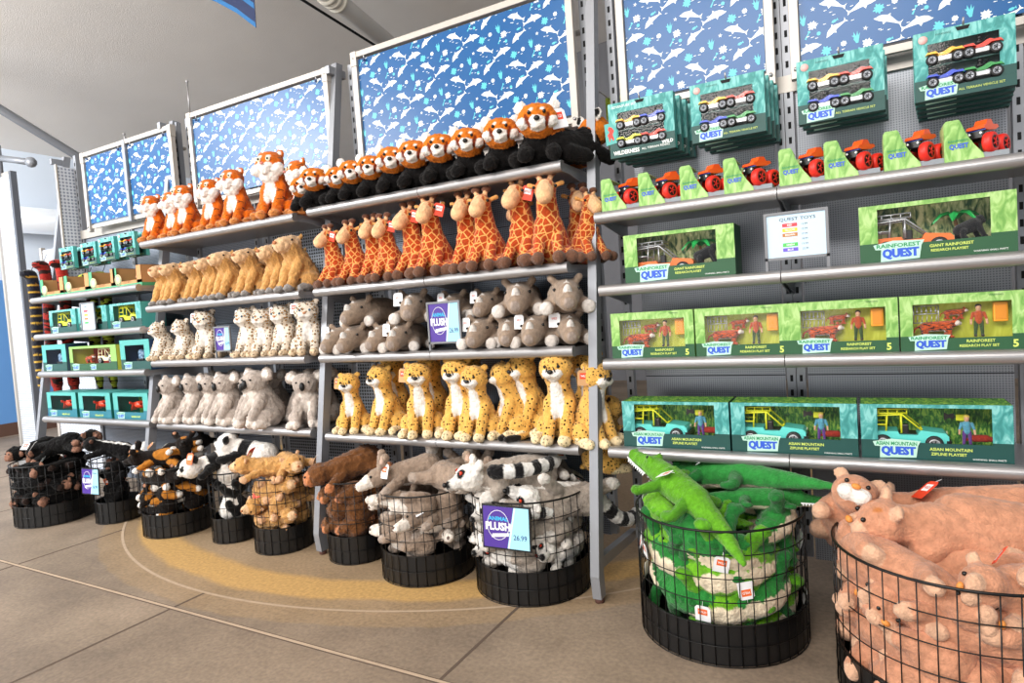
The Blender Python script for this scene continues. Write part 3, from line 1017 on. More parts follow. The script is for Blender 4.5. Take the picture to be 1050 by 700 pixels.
def basket_kinds(sx, dy):
    global TUCK
    TUCK = bool(sx)
    BK, FT = '#0b0a0a', '#8c6654'
    HD = '#2a1e1a' if sx else FT
    P = lying(BK, BK, HD, BK) + mirror([E((.06, -.12, .075), (.018, .010, .020), FT)]) + [E((0, -.165, .055), (.030, .02, .026), FT)]
    m = plush_mesh('chimp_body' + sx, P, [E((0, -.175, .075), (.038, .03, .03), FT)], plush_mat('black_fur'), .006, .006, .006)
    make('chimpanzee', m, [('eye', (.015, -.172, .085), .005, EYE), ('eye', (-.015, -.172, .085), .005, EYE)], ((.06, -.09, .12), (-.9, 0, .3)), (WHITE, TAGRED, 1.1), key='chimpanzee' + sx)

    P = lying('#0f0e0f', '#0f0e0f', '#0f0e0f', '#0f0e0f', tail=[K((0, .16, .09), (.02, .24, .14), .03, .035, '#e9e6e2')])
    P += mirror([E((.04, -.11, .115), (.014, .01, .016), '#7d5a4c')]) + [E((0, -.17, .06), (.022, .022, .02), '#4b332b')]
    m = plush_mesh('skunk_body' + sx, P, [E((0, .03, .125), (.016, .14, .03), '#e9e6e2')], plush_mat('black_long_fur'), .006, .006, .006)
    make('skunk', m, [('eye', (.02, -.165, .085), .005, EYE), ('eye', (-.02, -.165, .085), .005, EYE), ('nose', (0, -.193, .063), .007, NOSEB)], ((.06, -.02, .11), (-1.1, 0, .3)), (TAGORG, WHITE, 1.0), key='skunk' + sx)

    DO = '#b8762b'
    P = lying('#1b1512', DO, WH, '#1b1512', al=0., tail=[K((0, .15, .06), (-.03, .25, .05), .022, .028, WH)]) + mirror([K((.035, -.12, .11), (.055, -.115, .145), .016, .021, '#1b1512')]) + [K((0, -.15, .06), (0, -.185, .05), .026, .02, '#1b1512')]
    PT = [E((.03, .05, .1), (.05, .06, .04), DO), E((-.05, .0, .08), (.03, .04, .04), DO), E((0, .12, .11), (.03, .03, .03), WH), E((0, -.15, .11), (.02, .05, .03), DO), E((.058, -.13, .15), (.012, .012, .014), '#c08a6c'), E((-.058, -.13, .15), (.012, .012, .014), '#c08a6c')]
    m = plush_mesh('wild_dog_body' + sx, P, PT, plush_mat('wild_dog_fur', '#c07f30', 30, .55, 'stripes'), .006, .004, .003)
    make('wild_dog', m, [('eye', (.024, -.16, .09), .005, EYE), ('eye', (-.024, -.16, .09), .005, EYE), ('nose', (0, -.205, .052), .008, NOSEB)], ((-.06, -.05, .12), (-.9, 0, .3)), (KRAFT, TAGORG, 1.0), key='wild_dog' + sx)

    P = lying(WH, '#101011', '#101011', WH, hr=(.064, .058, .057)) + mirror([E((.052, -.10, .12), (.022, .014, .022), '#101011')]) + [E((0, -.175, .06), (.026, .02, .02), WH)]
    PT = [E((.026, -.17, .085), (.015, .02, .019), '#101011', 0, (0, .5, 0)), E((-.026, -.17, .085), (.015, .02, .019), '#101011', 0, (0, -.5, 0)), E((0, -.01, .06), (.09, .035, .09), '#101011')]
    m = plush_mesh('panda_body' + sx, P, PT, plush_mat('panda_fur'), .006, .004, .003)
    make('giant_panda', m, [('eye', (.025, -.177, .088), .005, EYE), ('eye', (-.025, -.177, .088), .005, EYE), ('nose', (0, -.195, .066), (.010, .006, .007), NOSEB)], ((.05, -.125, .13), (-.5, 0, .4)), (TAGORG, WHITE, 1.2), key='giant_panda' + sx)

    P = lying(GO, GO, '#dcae86', GO) + mirror([E((.045, -.10, .115), (.013, .01, .014), '#dcae86')]) + [K((0, -.15, .062), (0, -.17, .056), .032, .028, GL)]
    m = plush_mesh('golden_body' + sx, P, [], plush_mat('golden_fur'), .006, .006, .006)
    make('golden_bear', m, [('eye', (.028, -.16, .085), .005, EYE), ('eye', (-.028, -.16, .085), .005, EYE), ('nose', (0, -.198, .06), .007, mat('nose_brown', '#a8673a'))], ((-.06, -.1, .12), (-.5, 0, -.4)), (TAGRED, WHITE, 1.2), key='golden_bear' + sx)

    BR = '#6e4524'
    P = lying(BR, BR, '#c07a4e', BR, fat=.066) + [E((0, -.165, .06), (.034, .022, .03), '#c07a4e')]
    m = plush_mesh('orangutan_body' + sx, P, [E((0, -.175, .08), (.036, .03, .03), '#c07a4e')], plush_mat('brown_fur'), .006, .006, .006)
    make('orangutan', m, [('eye', (.015, -.178, .085), .005, EYE), ('eye', (-.015, -.178, .085), .005, EYE)], ((-.05, -.12, .11), (-.5, 0, -.4)), (KRAFT, TAGORG, 1.2), key='orangutan' + sx)

    WG, WL = '#9c8877', '#e8ded3'
    P = lying(WG, WG, '#a7978a', WG, neck=.036, hr=(.042, .045, .04), tail=[K((0, .16, .05), (.03, .28, .06), .026, .02, WG)]) + mirror([K((.026, -.10, .11), (.055, -.08, .155), .013, .018, WG)]) + [K((0, -.15, .062), (0, -.195, .048), .03, .022, WL)]
    m = plush_mesh('wallaby_body' + sx, P, [E((0, -.03, .02), (.04, .1, .03), WL), E((.058, -.10, .15), (.012, .014, .02), '#d8b8a4'), E((-.058, -.10, .15), (.012, .014, .02), '#d8b8a4')], plush_mat('wallaby_fur'), .0055, .004, .003)
    make('wallaby', m, [('eye', (.03, -.148, .085), .006, EYE), ('eye', (-.03, -.148, .085), .006, EYE), ('nose', (0, -.214, .052), (.009, .007, .007), mat('nose_taupe', '#5e4b44'))], ((.05, -.09, .1), (-.4, 0, .5)), (WHITE, TAGORG, 1.2), key='wallaby' + sx)

    LG = '#a89c90'
    tail = []
    for k in range(9):
        a0 = (0.0 + .012 * k, .16 + .030 * k, .06 + .055 * math.sin(k / 8 * math.pi)); a1 = (0.0 + .012 * (k + 1), .16 + .030 * (k + 1), .06 + .055 * math.sin((k + 1) / 8 * math.pi))
        tail.append(K(a0, a1, .026, .026, '#141315' if k % 2 else '#f0eeea'))
    if sx:
        tail = []
        for k in range(8):
            f0, f1 = k / 8, (k + 1) / 8
            q0 = (.02 + .085 * math.sin(f0 * 2.2), .15 - .22 * f0, .10); q1 = (.02 + .085 * math.sin(f1 * 2.2), .15 - .22 * f1, .10)
            tail.append(K(q0, q1, .022, .022, '#141315' if k % 2 else '#f0eeea'))
    P = lying(LG, LG, '#d8d2ca', WH, neck=.038, hr=(.046, .046, .043), tail=tail) + mirror([E((.040, -.10, .112), (.017, .012, .019), WH)]) + [K((0, -.15, .06), (0, -.18, .05), .026, .018, '#d9d5cf')]
    PT = [E((.022, -.158, .088), (.016, .02, .016), '#121112'), E((-.022, -.158, .088), (.016, .02, .016), '#121112'), E((0, -.195, .05), (.02, .012, .018), '#121112'), E((0, -.02, .02), (.05, .12, .03), WH)]
    m = plush_mesh('lemur_body' + sx, P, PT, plush_mat('lemur_fur'), .0055, .004, .003)
    make('ring_tailed_lemur', m, [('eye', (.0225, -.1545, .088), .0062, mat('eye_orange', '#d0391a', .15)), ('eye', (-.0225, -.1545, .088), .0062, mat('eye_orange', '#d0391a', .15)),
                                  ('pupil', (.0232, -.1592, .0885), .0028, EYE), ('pupil', (-.0232, -.1592, .0885), .0028, EYE), ('nose', (0, -.200, .052), .008, NOSEB)], ((.06, -.02, .11), (-.9, 0, .5)), (WHITE, TAGORG, 1.0), key='ring_tailed_lemur' + sx)




basket_kinds('', 0)
basket_kinds('_packed', .018)
TUCK = False

# crocodile: long, keeled tail, open snout edge with white felt teeth
G1, G2, GB = '#59a51c', '#3a8a2a', '#e9d9bd'


def croc(name, g, g2, belly=GB):
    P = [K((0, 0, .05), (0, .16, .05), .055, .052, g), K((0, .16, .05), (.02, .34, .035), .047, .030, g), K((.02, .34, .035), (.06, .50, .022), .030, .010, g),
         K((0, -.04, .055), (0, -.12, .055), .046, .038, g), K((0, -.12, .052), (0, -.24, .040), .034, .024, g), E((0, -.245, .045), (.024, .022, .020), g)]
    P += mirror([E((.022, -.115, .088), (.014, .017, .013), g), K((.045, .0, .045), (.10, -.03, .022), .024, .019, g2), E((.112, -.045, .016), (.024, .030, .015), g2),
                 K((.045, .15, .04), (.10, .17, .022), .026, .020, g2), E((.114, .155, .016), (.026, .032, .015), g2), E((.011, -.25, .06), (.007, .008, .006), g)])
    for k in range(10):
        y = .0 + .05 * k
        P.append(E(((max(0, y - .2)) * .13 + .014, y, .098 - .0085 * k), (.007, .012, .010), g2)); P.append(E(((max(0, y - .2)) * .13 - .014, y, .098 - .0085 * k), (.007, .012, .010), g2))
    PT = [E((0, .08, .0), (.045, .26, .030), belly), E((0, -.18, .008), (.04, .1, .022), belly)]
    return plush_mesh(name, P, PT, plush_mat(name + '_fur', fine=.8), .005, .002, .0015)


def teeth(root):
    b = MB()
    for sx in (-1, 1):
        for k in range(9):
            y = -.12 - .0145 * k; x = sx * (.036 - .0012 * k)
            b.add([(x, y - .007, .034), (x, y + .007, .034), (x + sx * .003, y, .020), (x - sx * .003, y, .022)], [(0, 1, 2), (0, 2, 3), (1, 3, 2), (0, 3, 1)], WHITE)
        b.tube([(sx * .036, -.11, .034), (sx * .031, -.19, .032), (sx * .022, -.255, .032)], .0035, WHITE, 6)
    return b.build('teeth', root)


for kd, g, g2 in (('crocodile', '#5e9f20', '#4f8e1d'), ('dark_crocodile', '#2c8338', '#226f30')):
    m = croc(kd + '_body', g, g2)
    r = make(kd, m, [('eye', (.030, -.124, .094), .0055, EYE), ('eye', (-.030, -.124, .094), .0055, EYE)], ((.05, .02, .1), (-1.0, 0, .4)), (WHITE, TAGORG, 1.1))
    teeth(r)

# mountain lion cub
ML, MLL = '#c98f70', '#d6aa8c'
for sx in ('', '_packed', '_up'):
    TUCK = bool(sx)
    MZ = WH if sx == '_up' else MLL
    P = lying(ML, ML, MLL, ML, ln=.14, fat=.066, hr=(.052, .05, .047), tail=[K((0, .2, .06), (.08, .27, .04), .018, .016, ML)])
    P += mirror([E((.042, -.108, .115), (.020, .012, .018), MLL), E((.016, -.165, .056), (.022, .020, .018), MZ)])
    m = plush_mesh('mountain_lion_body' + sx, P, [E((0, -.180, .053), (.022, .016, .014), MZ), E((.022, -.15, .108), (.01, .02, .006), '#b9733f'), E((-.022, -.15, .108), (.01, .02, .006), '#b9733f')], plush_mat('mountain_lion_fur'), .0055, .0016, .0014, 9)
    make('mountain_lion', m, [('eye', (.023, -.164, .083), .0055, EYE), ('eye', (-.023, -.164, .083), .0055, EYE), ('nose', (0, -.185, .069), (.011, .007, .007), mat('nose_orange', '#d98a3e', .6))], ((.055, -.03, .12), (-.9, 0, .5)), (TAGRED, WHITE, 1.1), key='mountain_lion' + sx)
TUCK = False

# crocodiles bent round to fit a basket: centre line on an arc about the origin, back or belly outward
def bent_croc(name, g, g2, out, belly=GB, R0=.19):
    def A(th, dr=0., z=0.):
        return ((R0 + dr) * math.cos(th), (R0 + dr) * math.sin(th), z)
    P = []
    n = 12
    for k in range(n):
        a0, a1 = 1.5 * k / n, 1.5 * (k + 1) / n
        f = lambda a: .058 * (1 - .82 * max(0, (a - .55) / .95)) if a > .55 else .05 + .01 * min(1, a / .3)
        P.append(K(A(a0, 0, -.03 * max(0, a0 - .5)), A(a1, 0, -.03 * max(0, a1 - .5)), f(a0), f(a1), g))
    P += [K(A(0), A(-.25), .046, .040, g), K(A(-.25), A(-.72, .0, -.006), .038, .024, g), E(A(-.74), (.024, .022, .020), g)]
    for sz in (-1, 1):
        P += [K(A(.05, .01, sz * .045), A(-.06, .03 * -out, sz * .10), .024, .020, g2), E(A(-.10, .03 * -out, sz * .112), (.026, .030, .016), g2),
              K(A(.62, .01, sz * .045), A(.72, .02 * -out, sz * .095), .024, .020, g2), E(A(.76, .02 * -out, sz * .105), (.028, .028, .016), g2), E(A(-.22, out * .034, sz * .022), (.014, .014, .012), g)]
    for k in range(9):
        a = .05 + .14 * k
        P.append(E(A(a, out * (.055 - .035 * max(0, a - .5)), -.03 * max(0, a - .5)), (.012, .012, .009), g2))
    PT = []
    for k in range(9):
        PT.append(E(A(-.6 + .2 * k, -out * .055, 0), (.034 if k < 7 else .02,) * 3, belly))
    return plush_mesh(name, P, PT, plush_mat(name + '_fur', fine=.8), .0055, .003, .003)


for kd, nm, g, g2, out in (('croc_back', 'dark_crocodile', '#2c8338', '#226f30', 1), ('croc_belly', 'crocodile', '#6cae24', '#5a9e20', -1), ('croc_belly_dark', 'dark_crocodile', '#2c8338', '#226f30', -1), ('croc_back_light', 'crocodile', '#6cae24', '#5a9e20', 1)):
    m = bent_croc(kd, g, g2, out)
    q = .19 + out * .034
    make(nm, m, [('eye', (q * math.cos(-.25), q * math.sin(-.25), .026), .006, EYE), ('eye', (q * math.cos(-.25), q * math.sin(-.25), -.026), .006, EYE)],
         ((.262 * math.cos(.2), .262 * math.sin(.2), .02), (0, 0, .2 + math.pi / 2)), (WHITE, TAGORG, 1.1), key=kd)
# ------------------------------------------------------------------ boxed toys
LIME = mat('print_lime', '#86b45c', .5)
LIMED = mat('print_green', '#1d5230', .5)
LIMEP = mat('print_pale_lime', '#bcd98a', .5)
TEALC = mat('print_mint', '#4fa8a2', .5)
TEALD = mat('print_deep_teal', '#0d4742', .5)
TEALX = mat('print_dark_teal', '#0f4b47', .5)
LOGO = mat('logo_blue', '#2b57c8', .45)
LOGOP = mat('logo_plate', '#b4dccb', .5)
LOGOG = mat('logo_green', '#1f8f5a', .5)
YTXT = mat('letter_yellow', '#cfe26a', .5)
RUB = mat('tyre_rubber', '#17181a', .6)
SILV = mat('toy_silver', '#b9bcc0', .3, .6)
CORR = mat('grey_board', '#8d949a', .7)
KR = mat('kraft_board', '#c08d5c', .8)
CLEAR = None


def clear_film():
    m = bpy.data.materials.new('clear_window_film')
    m.use_nodes = True
    nt = m.node_tree
    nt.nodes.remove(nt.nodes['Principled BSDF'])
    out = nt.nodes['Material Output']
    tr = nt.nodes.new('ShaderNodeBsdfTransparent')
    gl = nt.nodes.new('ShaderNodeBsdfGlossy'); gl.inputs['Roughness'].default_value = .08
    mx = nt.nodes.new('ShaderNodeMixShader'); mx.inputs[0].default_value = .02
    nt.links.new(tr.outputs[0], mx.inputs[1]); nt.links.new(gl.outputs[0], mx.inputs[2])
    nt.links.new(mx.outputs[0], out.inputs[0])
    return m


CLEAR = clear_film()


def jungle(name, c1, c2, c3, scale=40):
    m = mat(name, c1, .55)
    nt = m.node_tree
    tc = nt.nodes.new('ShaderNodeTexCoord')
    mp = nt.nodes.new('ShaderNodeMapping'); mp.inputs['Scale'].default_value = (1.8, 1, .7)
    nt.links.new(tc.outputs['Object'], mp.inputs[0])
    n = nt.nodes.new('ShaderNodeTexNoise'); n.inputs['Scale'].default_value = scale; n.inputs['Detail'].default_value = 3; n.inputs['Distortion'].default_value = 1.2
    nt.links.new(mp.outputs[0], n.inputs['Vector'])
    r = nt.nodes.new('ShaderNodeValToRGB')
    r.color_ramp.elements[0].position = .36; r.color_ramp.elements[0].color = srgb(c1)
    r.color_ramp.elements[1].position = .62; r.color_ramp.elements[1].color = srgb(c3)
    e = r.color_ramp.elements.new(.5); e.color = srgb(c2)
    nt.links.new(n.outputs['Fac'], r.inputs[0])
    nt.links.new(r.outputs[0], nt.nodes['Principled BSDF'].inputs['Base Color'])
    return m


J_YEL = jungle('backdrop_yellow', '#b5ba2c', '#c9cf40', '#d8dc5e', 18)
J_GRN = jungle('backdrop_leafy', '#1f5a2a', '#4f9a3c', '#a8cf55', 60)
J_PALE = jungle('backdrop_palm', '#2f5f34', '#a8b878', '#e4e6b0', 34)
J_LIME = jungle('print_leaf_lime', '#6a9f48', '#8dbb64', '#accf85', 30)
J_MINT = jungle('print_leaf_mint', '#2f8582', '#4aa19d', '#7fc4c0', 30)


def part_mesh(parent, name, mb_or_mesh, loc=(0, 0, 0), rot=(0, 0, 0), scale=1.0):
    if isinstance(mb_or_mesh, MB):
        o = mb_or_mesh.build(name, parent)
    else:
        o = bpy.data.objects.new(name, mb_or_mesh); C.objects.link(o); o.parent = parent
    o.location = loc; o.rotation_euler = rot; o.scale = (scale,) * 3
    return o


TOY = {}


def wheel_mesh(tyre, hub):
    k = 'w' + tyre.name + hub.name
    if k not in TOY:
        b = MB()
        b.lathe([(0, -.006), (.010, -.006), (.014, -.0085), (.0185, -.0075), (.020, -.003), (.020, .003), (.0185, .0075), (.014, .0085), (.010, .006), (0, .006)], 0, 0, tyre, 20, 'y')
        b.lathe([(0, -.0072), (.009, -.0072), (.0115, -.0088), (.0125, -.0080)], 0, 0, hub, 16, 'y')
        for q in range(5):
            t = 2 * math.pi * q / 5
            b.tube([(0, -.0085, 0), (.010 * math.cos(t), -.0085, .010 * math.sin(t))], .0012, tyre, 4)
        o = b.build('tmpw'); TOY[k] = o.data; bpy.data.objects.remove(o)
    return TOY[k]


def mesh_of(key, fn):
    if key not in TOY:
        b = MB(); fn(b); o = b.build('toy'); TOY[key] = o.data; bpy.data.objects.remove(o)
    return TOY[key]


def jeep(parent, paint, cage, loc, s=1.0, rot=0.):
    """open toy off-roader seen from its side, nose to the right (+x); about .17 long"""
    def body(b):
        b.prism([(-.085, .018), (-.085, .046), (-.02, .046), (-.016, .038), (.022, .038), (.028, .050), (.078, .044), (.085, .036), (.085, .020), (.072, .018), (.066, .032), (.045, .032), (.038, .018), (-.035, .018), (-.042, .032), (-.063, .032), (-.070, .018)], -.032, .032, paint)
        b.box(.080, .090, -.034, .034, .016, .026, BLACK)
        b.box(-.02, .02, -.022, .022, .030, .040, BLACK)
        b.lathe([(0, .086), (.005, .086), (.005, .084)], .018, .036, mat('lamp_lens', '#f4f0c8', .2), 10, 'x')
        b.box(-.012, .004, -.020, -.004, .036, .062, BLACK, .003)
    o = part_mesh(parent, 'toy_jeep', mesh_of('jeep' + paint.name, body), loc, (0, 0, rot), s)

    def cg(b):
        r = .0022
        for y in (-.029, .029):
            b.tube([(-.083, y, .046), (-.078, y, .084), (-.01, y, .088), (.030, y, .050)], r, cage, 6)
            b.tube([(-.045, y, .046), (-.042, y, .086)], r, cage, 6)
            b.tube([(-.012, y, .042), (-.012, y, .087)], r, cage, 6)
            b.tube([(-.083, y, .062), (-.045, y, .062)], r, cage, 6)
        for x, z in ((-.078, .084), (-.042, .087), (-.010, .088), (.03, .052)):
            b.tube([(x, -.029, z), (x, .029, z)], r, cage, 6)
        for z in (.090, .100):
            b.tube([(-.080, -.030, z), (.0, -.030, z + .002), (.0, .030, z + .002), (-.080, .030, z)], .0018, cage, 6, closed=True)
        for k in range(5):
            x = -.08 + .02 * k
            b.tube([(x, -.03, .090), (x, -.03, .101)], .0015, cage, 5)
            b.tube([(x, -.03, .091), (x, .03, .091)], .0015, cage, 5)
    part_mesh(o, 'roll_cage', mesh_of('cage' + cage.name, cg))
    for x in (-.052, .055):
        for y in (-.034, .034):
            part_mesh(o, 'wheel', wheel_mesh(RUB, SILV), (x, y, .019), (0, 0, 0 if y < 0 else math.pi), .95)
    return o


SILD = mat('toy_rim_grey', '#8b8f96', .35, .4)


def atv(parent, paint, loc, s=1.0):
    def body(b):
        b.prism([(-.040, .030), (-.036, .038), (-.012, .034), (.0, .037), (.012, .044), (.020, .046), (.040, .036), (.042, .030), (.018, .032), (.006, .026), (-.016, .026)], -.012, .012, paint)
        b.box(-.020, .020, -.009, .009, .012, .028, SILV, .002)
        b.tube([(-.036, 0, .016), (-.01, 0, .022), (.034, 0, .017)], .003, SILV, 6)
        b.tube([(.012, -.020, .052), (.010, 0, .050), (.012, .020, .052)], .0022, BLACK, 6)
        b.tube([(.010, 0, .050), (.022, 0, .038)], .0022, BLACK, 6)
        b.ell((-.004, 0, .044), (.012, .008, .006), BLACK, 8)
        for x in (-.032, .032):
            b.prism([(x - .017, .028), (x - .012, .037), (x + .010, .038), (x + .017, .028), (x + .012, .031), (x - .011, .032)], -.026, .026, paint)
        b.ell((-.004, 0, .058), (.007, .007, .008), BLACK, 8); b.tube([(-.006, 0, .044), (-.004, 0, .054)], .006, BLACK, 6)
    o = part_mesh(parent, 'toy_quad_bike', mesh_of('atv' + paint.name, body), loc, (0, 0, 0), s)
    for x in (-.032, .032):
        for y in (-.018, .018):
            part_mesh(o, 'wheel', wheel_mesh(RUB, SILD), (x, y, .015), (0, 0, 0 if y < 0 else math.pi), .80)
    return o


def toy_figure(kind, shirt, trousers, hair):
    k = 'fig' + kind
    if k not in TOY:
        P = [K((0, 0, .042), (0, 0, .062), .0085, .010, shirt), E((0, .0015, .083), (.0078, .0075, .0065), hair), E((0, -.001, .078), (.0065, .007, .0085), '#e2b08c'), K((0, 0, .064), (0, 0, .074), .0035, .0035, '#e2b08c')]
        P += mirror([K((.012, 0, .064), (.017, -.003, .048), .0042, .0034, shirt), K((.017, -.003, .048), (.018, -.008, .036), .0033, .0028, '#e2b08c'),
                     K((.0055, 0, .040), (.007, -.001, .020), .0058, .0045, trousers), K((.007, -.001, .020), (.008, -.001, .004), .0044, .0038, trousers), E((.008, -.005, .003), (.0042, .0085, .0035), '#2a211c')])
        TOY[k] = plush_mesh('figure_' + kind, P, [E((0, .002, .084), (.0085, .0075, .0055), hair)], plush_mat('figure_plastic_' + kind, rough=.5, fine=4), .0012, 0, 0, 2)
    return TOY[k]


def toy_beast(kind):
    k = 'beast' + kind
    if k not in TOY:
        if kind == 'tiger':
            o, w = '#d2561c', '#f0e6da'
            P = [K((-.035, 0, .040), (.030, 0, .042), .017, .018, o, 1.), K((.030, 0, .044), (.048, 0, .050), .013, .012, o, 1.), E((.052, 0, .053), (.014, .013, .013), o, 1.), E((.063, 0, .049), (.007, .008, .007), w),
                 K((-.045, 0, .046), (-.064, 0, .036), .004, .0035, o, 1.), K((-.064, 0, .036), (-.070, 0, .020), .0035, .003, o, 1.)]
            for x in (-.036, .030):
                for y in (-.010, .010):
                    P += [K((x, y, .034), (x + .003 * (1 if y < 0 else -1), y, .008), .012, .0075, o, 1.), E((x + .010 * (1 if y < 0 else -1), y, .005), (.008, .006, .005), o)]
            P += [E((.048, -.011, .068), (.005, .003, .005), o), E((.048, .011, .068), (.005, .003, .005), o), E((.056, -.008, .051), (.009, .007, .009), w)]
            mm = plush_mat('toy_tiger_plastic', '#1c0e08', 170, .56, 'stripes', .45, 3)
            PT = [E((0, 0, .024), (.05, .02, .006), w)]
        elif kind == 'gorilla':
            o = '#15161a'
            P = [K((-.030, 0, .030), (.010, 0, .045), .020, .022, o), E((.025, 0, .060), (.014, .013, .015), o), E((.034, 0, .055), (.008, .009, .008), '#2b2c30')]
            for y in (-.016, .016):
                P += [K((.012, y, .045), (.026, y * 1.2, .012), .010, .007, o), K((-.028, y, .026), (-.030, y * 1.2, .008), .011, .008, o), E((.030, y * 1.2, .006), (.009, .007, .006), o), E((-.026, y * 1.2, .005), (.011, .007, .006), o)]
            mm = plush_mat('toy_gorilla_plastic', rough=.5, fine=3); PT = []
        else:
            o = '#a33327'
            P = [K((-.020, 0, .014), (.012, 0, .014), .012, .012, o), E((.024, 0, .012), (.011, .010, .009), o), K((-.030, 0, .012), (-.048, 0, .006), .006, .004, o)]
            mm = plush_mat('toy_red_panda_plastic', rough=.5, fine=3); PT = [E((.030, 0, .010), (.006, .008, .006), '#efe2d4')]
        TOY[k] = plush_mesh('toy_' + kind, P, PT, mm, .0018, 0, 0, 2)
    return TOY[k]


def palm(parent, loc, s=1.0):
    def f(b):
        tr = mat('toy_trunk', '#6b4a2c', .7); lf = mat('toy_leaf', '#1fa04c', .45)
        b.tube([(0, 0, 0), (.003, 0, .03), (-.002, 0, .062)], [.005, .004, .003], tr, 8)
        for k in range(7):
            t = 2 * math.pi * k / 7
            c, s_ = math.cos(t), math.sin(t)
            pts = [(0, .062), (.015, .074), (.032, .070), (.046, .054)]
            vs, fs = [], []
            for i, (r, z) in enumerate(pts):
                w = (.003, .009, .008, .001)[i]
                vs += [(r * c - w * s_, r * s_ + w * c, z - .002), (r * c, r * s_, z + .003), (r * c + w * s_, r * s_ - w * c, z - .002)]
            for i in range(3):
                a = i * 3
                fs += [(a, a + 1, a + 4, a + 3), (a + 1, a + 2, a + 5, a + 4)]
            b.add(vs, fs, lf)
    return part_mesh(parent, 'toy_palm_tree', mesh_of('palm', f), loc, (0, 0, 0), s)


def quest_logo(b, x, z, w, y, top='RAINFOREST'):
    h = w * .36
    b.sheet([(x - w * .06, z - h * .10), (x + w * 1.02, z + h * .02), (x + w * 1.08, z + h * 1.15), (x + w * 1.16, z + h * 1.6), (x + w * .30, z + h * 1.75), (x - w * .26, z + h * 1.45), (x - w * .20, z + h * 1.02), (x - w * .04, z + h * 1.0)], y, LOGOP)
    for q in (-1, 0, 1):
        b.text('QUEST', x + q * h * .035, z + h * .08, h * .96, y - .0004 - .0001 * q, LOGO, w=w, bold=.04)
    b.text(top, x - w * .17, z + h * 1.13, h * .36, y - .0004, LOGOG, w=w * 1.22, bold=.03)


def carton(root, w, h, d, win, c_top, c_bot, side, backdrop, split=.36, slope=0., lid=None):
    """window box: back, sides, floor, lid and a front frame with a cut window; win=(x0,x1,z0,z1)"""
    b = MB()
    t = .0018
    lid = lid or c_top
    b.box(0, w, d - t, d, 0, h, side)
    b.box(0, t, 0, d, 0, h, side); b.box(w - t, w, 0, d, 0, h, side)
    b.box(0, w, 0, d, 0, t, c_bot); b.box(0, w, 0, d, h - t, h, lid)
    b.rect(t, w - t, t, h - t, d - t - .0006, backdrop)
    x0, x1, z0, z1 = win
    b.box(0, w, -.0006, t, 0, z0, c_bot)
    b.box(0, w, -.0006, t, z1, h, c_top)
    for (a, c) in ((0, x0), (x1, w)):
        b.box(a, c, -.0006, t, z0, z1, c_top)
        b.box(a, c, -.0010, t, z0, max(z0, h * split), c_bot)
    o = part_mesh(root, 'carton', b)
    f = MB(); f.add([(x0, .001, z0), (x1, .001, z0), (x1, .001, z1), (x0, .001, z1)], [(0, 1, 2, 3)], CLEAR)
    part_mesh(root, 'window_film', f)
    return o


def lettering(root, *fns):
    """one part for each block of printed lettering"""
    for fn in fns:
        b = MB(); fn(b); part_mesh(root, 'printed_logo' if fn is fns[0] else 'printed_lettering', b)


WHT = mat('letter_white', '#f4f8f4', .5)


def make_jeep_box():
    r = thing('toy_box', 'x', 'toy box')
    w, h, d = .355, .165, .12
    carton(r, w, h, d, (.045, w - .055, .052, h - .012), J_LIME, LIMED, LIMED, J_PALE)
    jeep(r, mat('toy_orange', '#e8702a', .4), SILV, (.125, .055, .020), 1.15)
    part_mesh(r, 'toy_gorilla', toy_beast('gorilla'), (.262, .04, .050), (0, 0, .3), .85)
    palm(r, (.235, .085, .03), 1.35)

    lettering(r, lambda b: quest_logo(b, .055, .010, .085, -.0016),
              lambda b: (b.text('GIANT RAINFOREST', .165, .036, .008, -.0016, YTXT, bold=.02), b.text('RESEARCH PLAYSET', .168, .024, .007, -.0016, YTXT, bold=.02)),
              lambda b: b.text('WARNING: SMALL PARTS', .262, .014, .0045, -.0016, WHT))
    return r


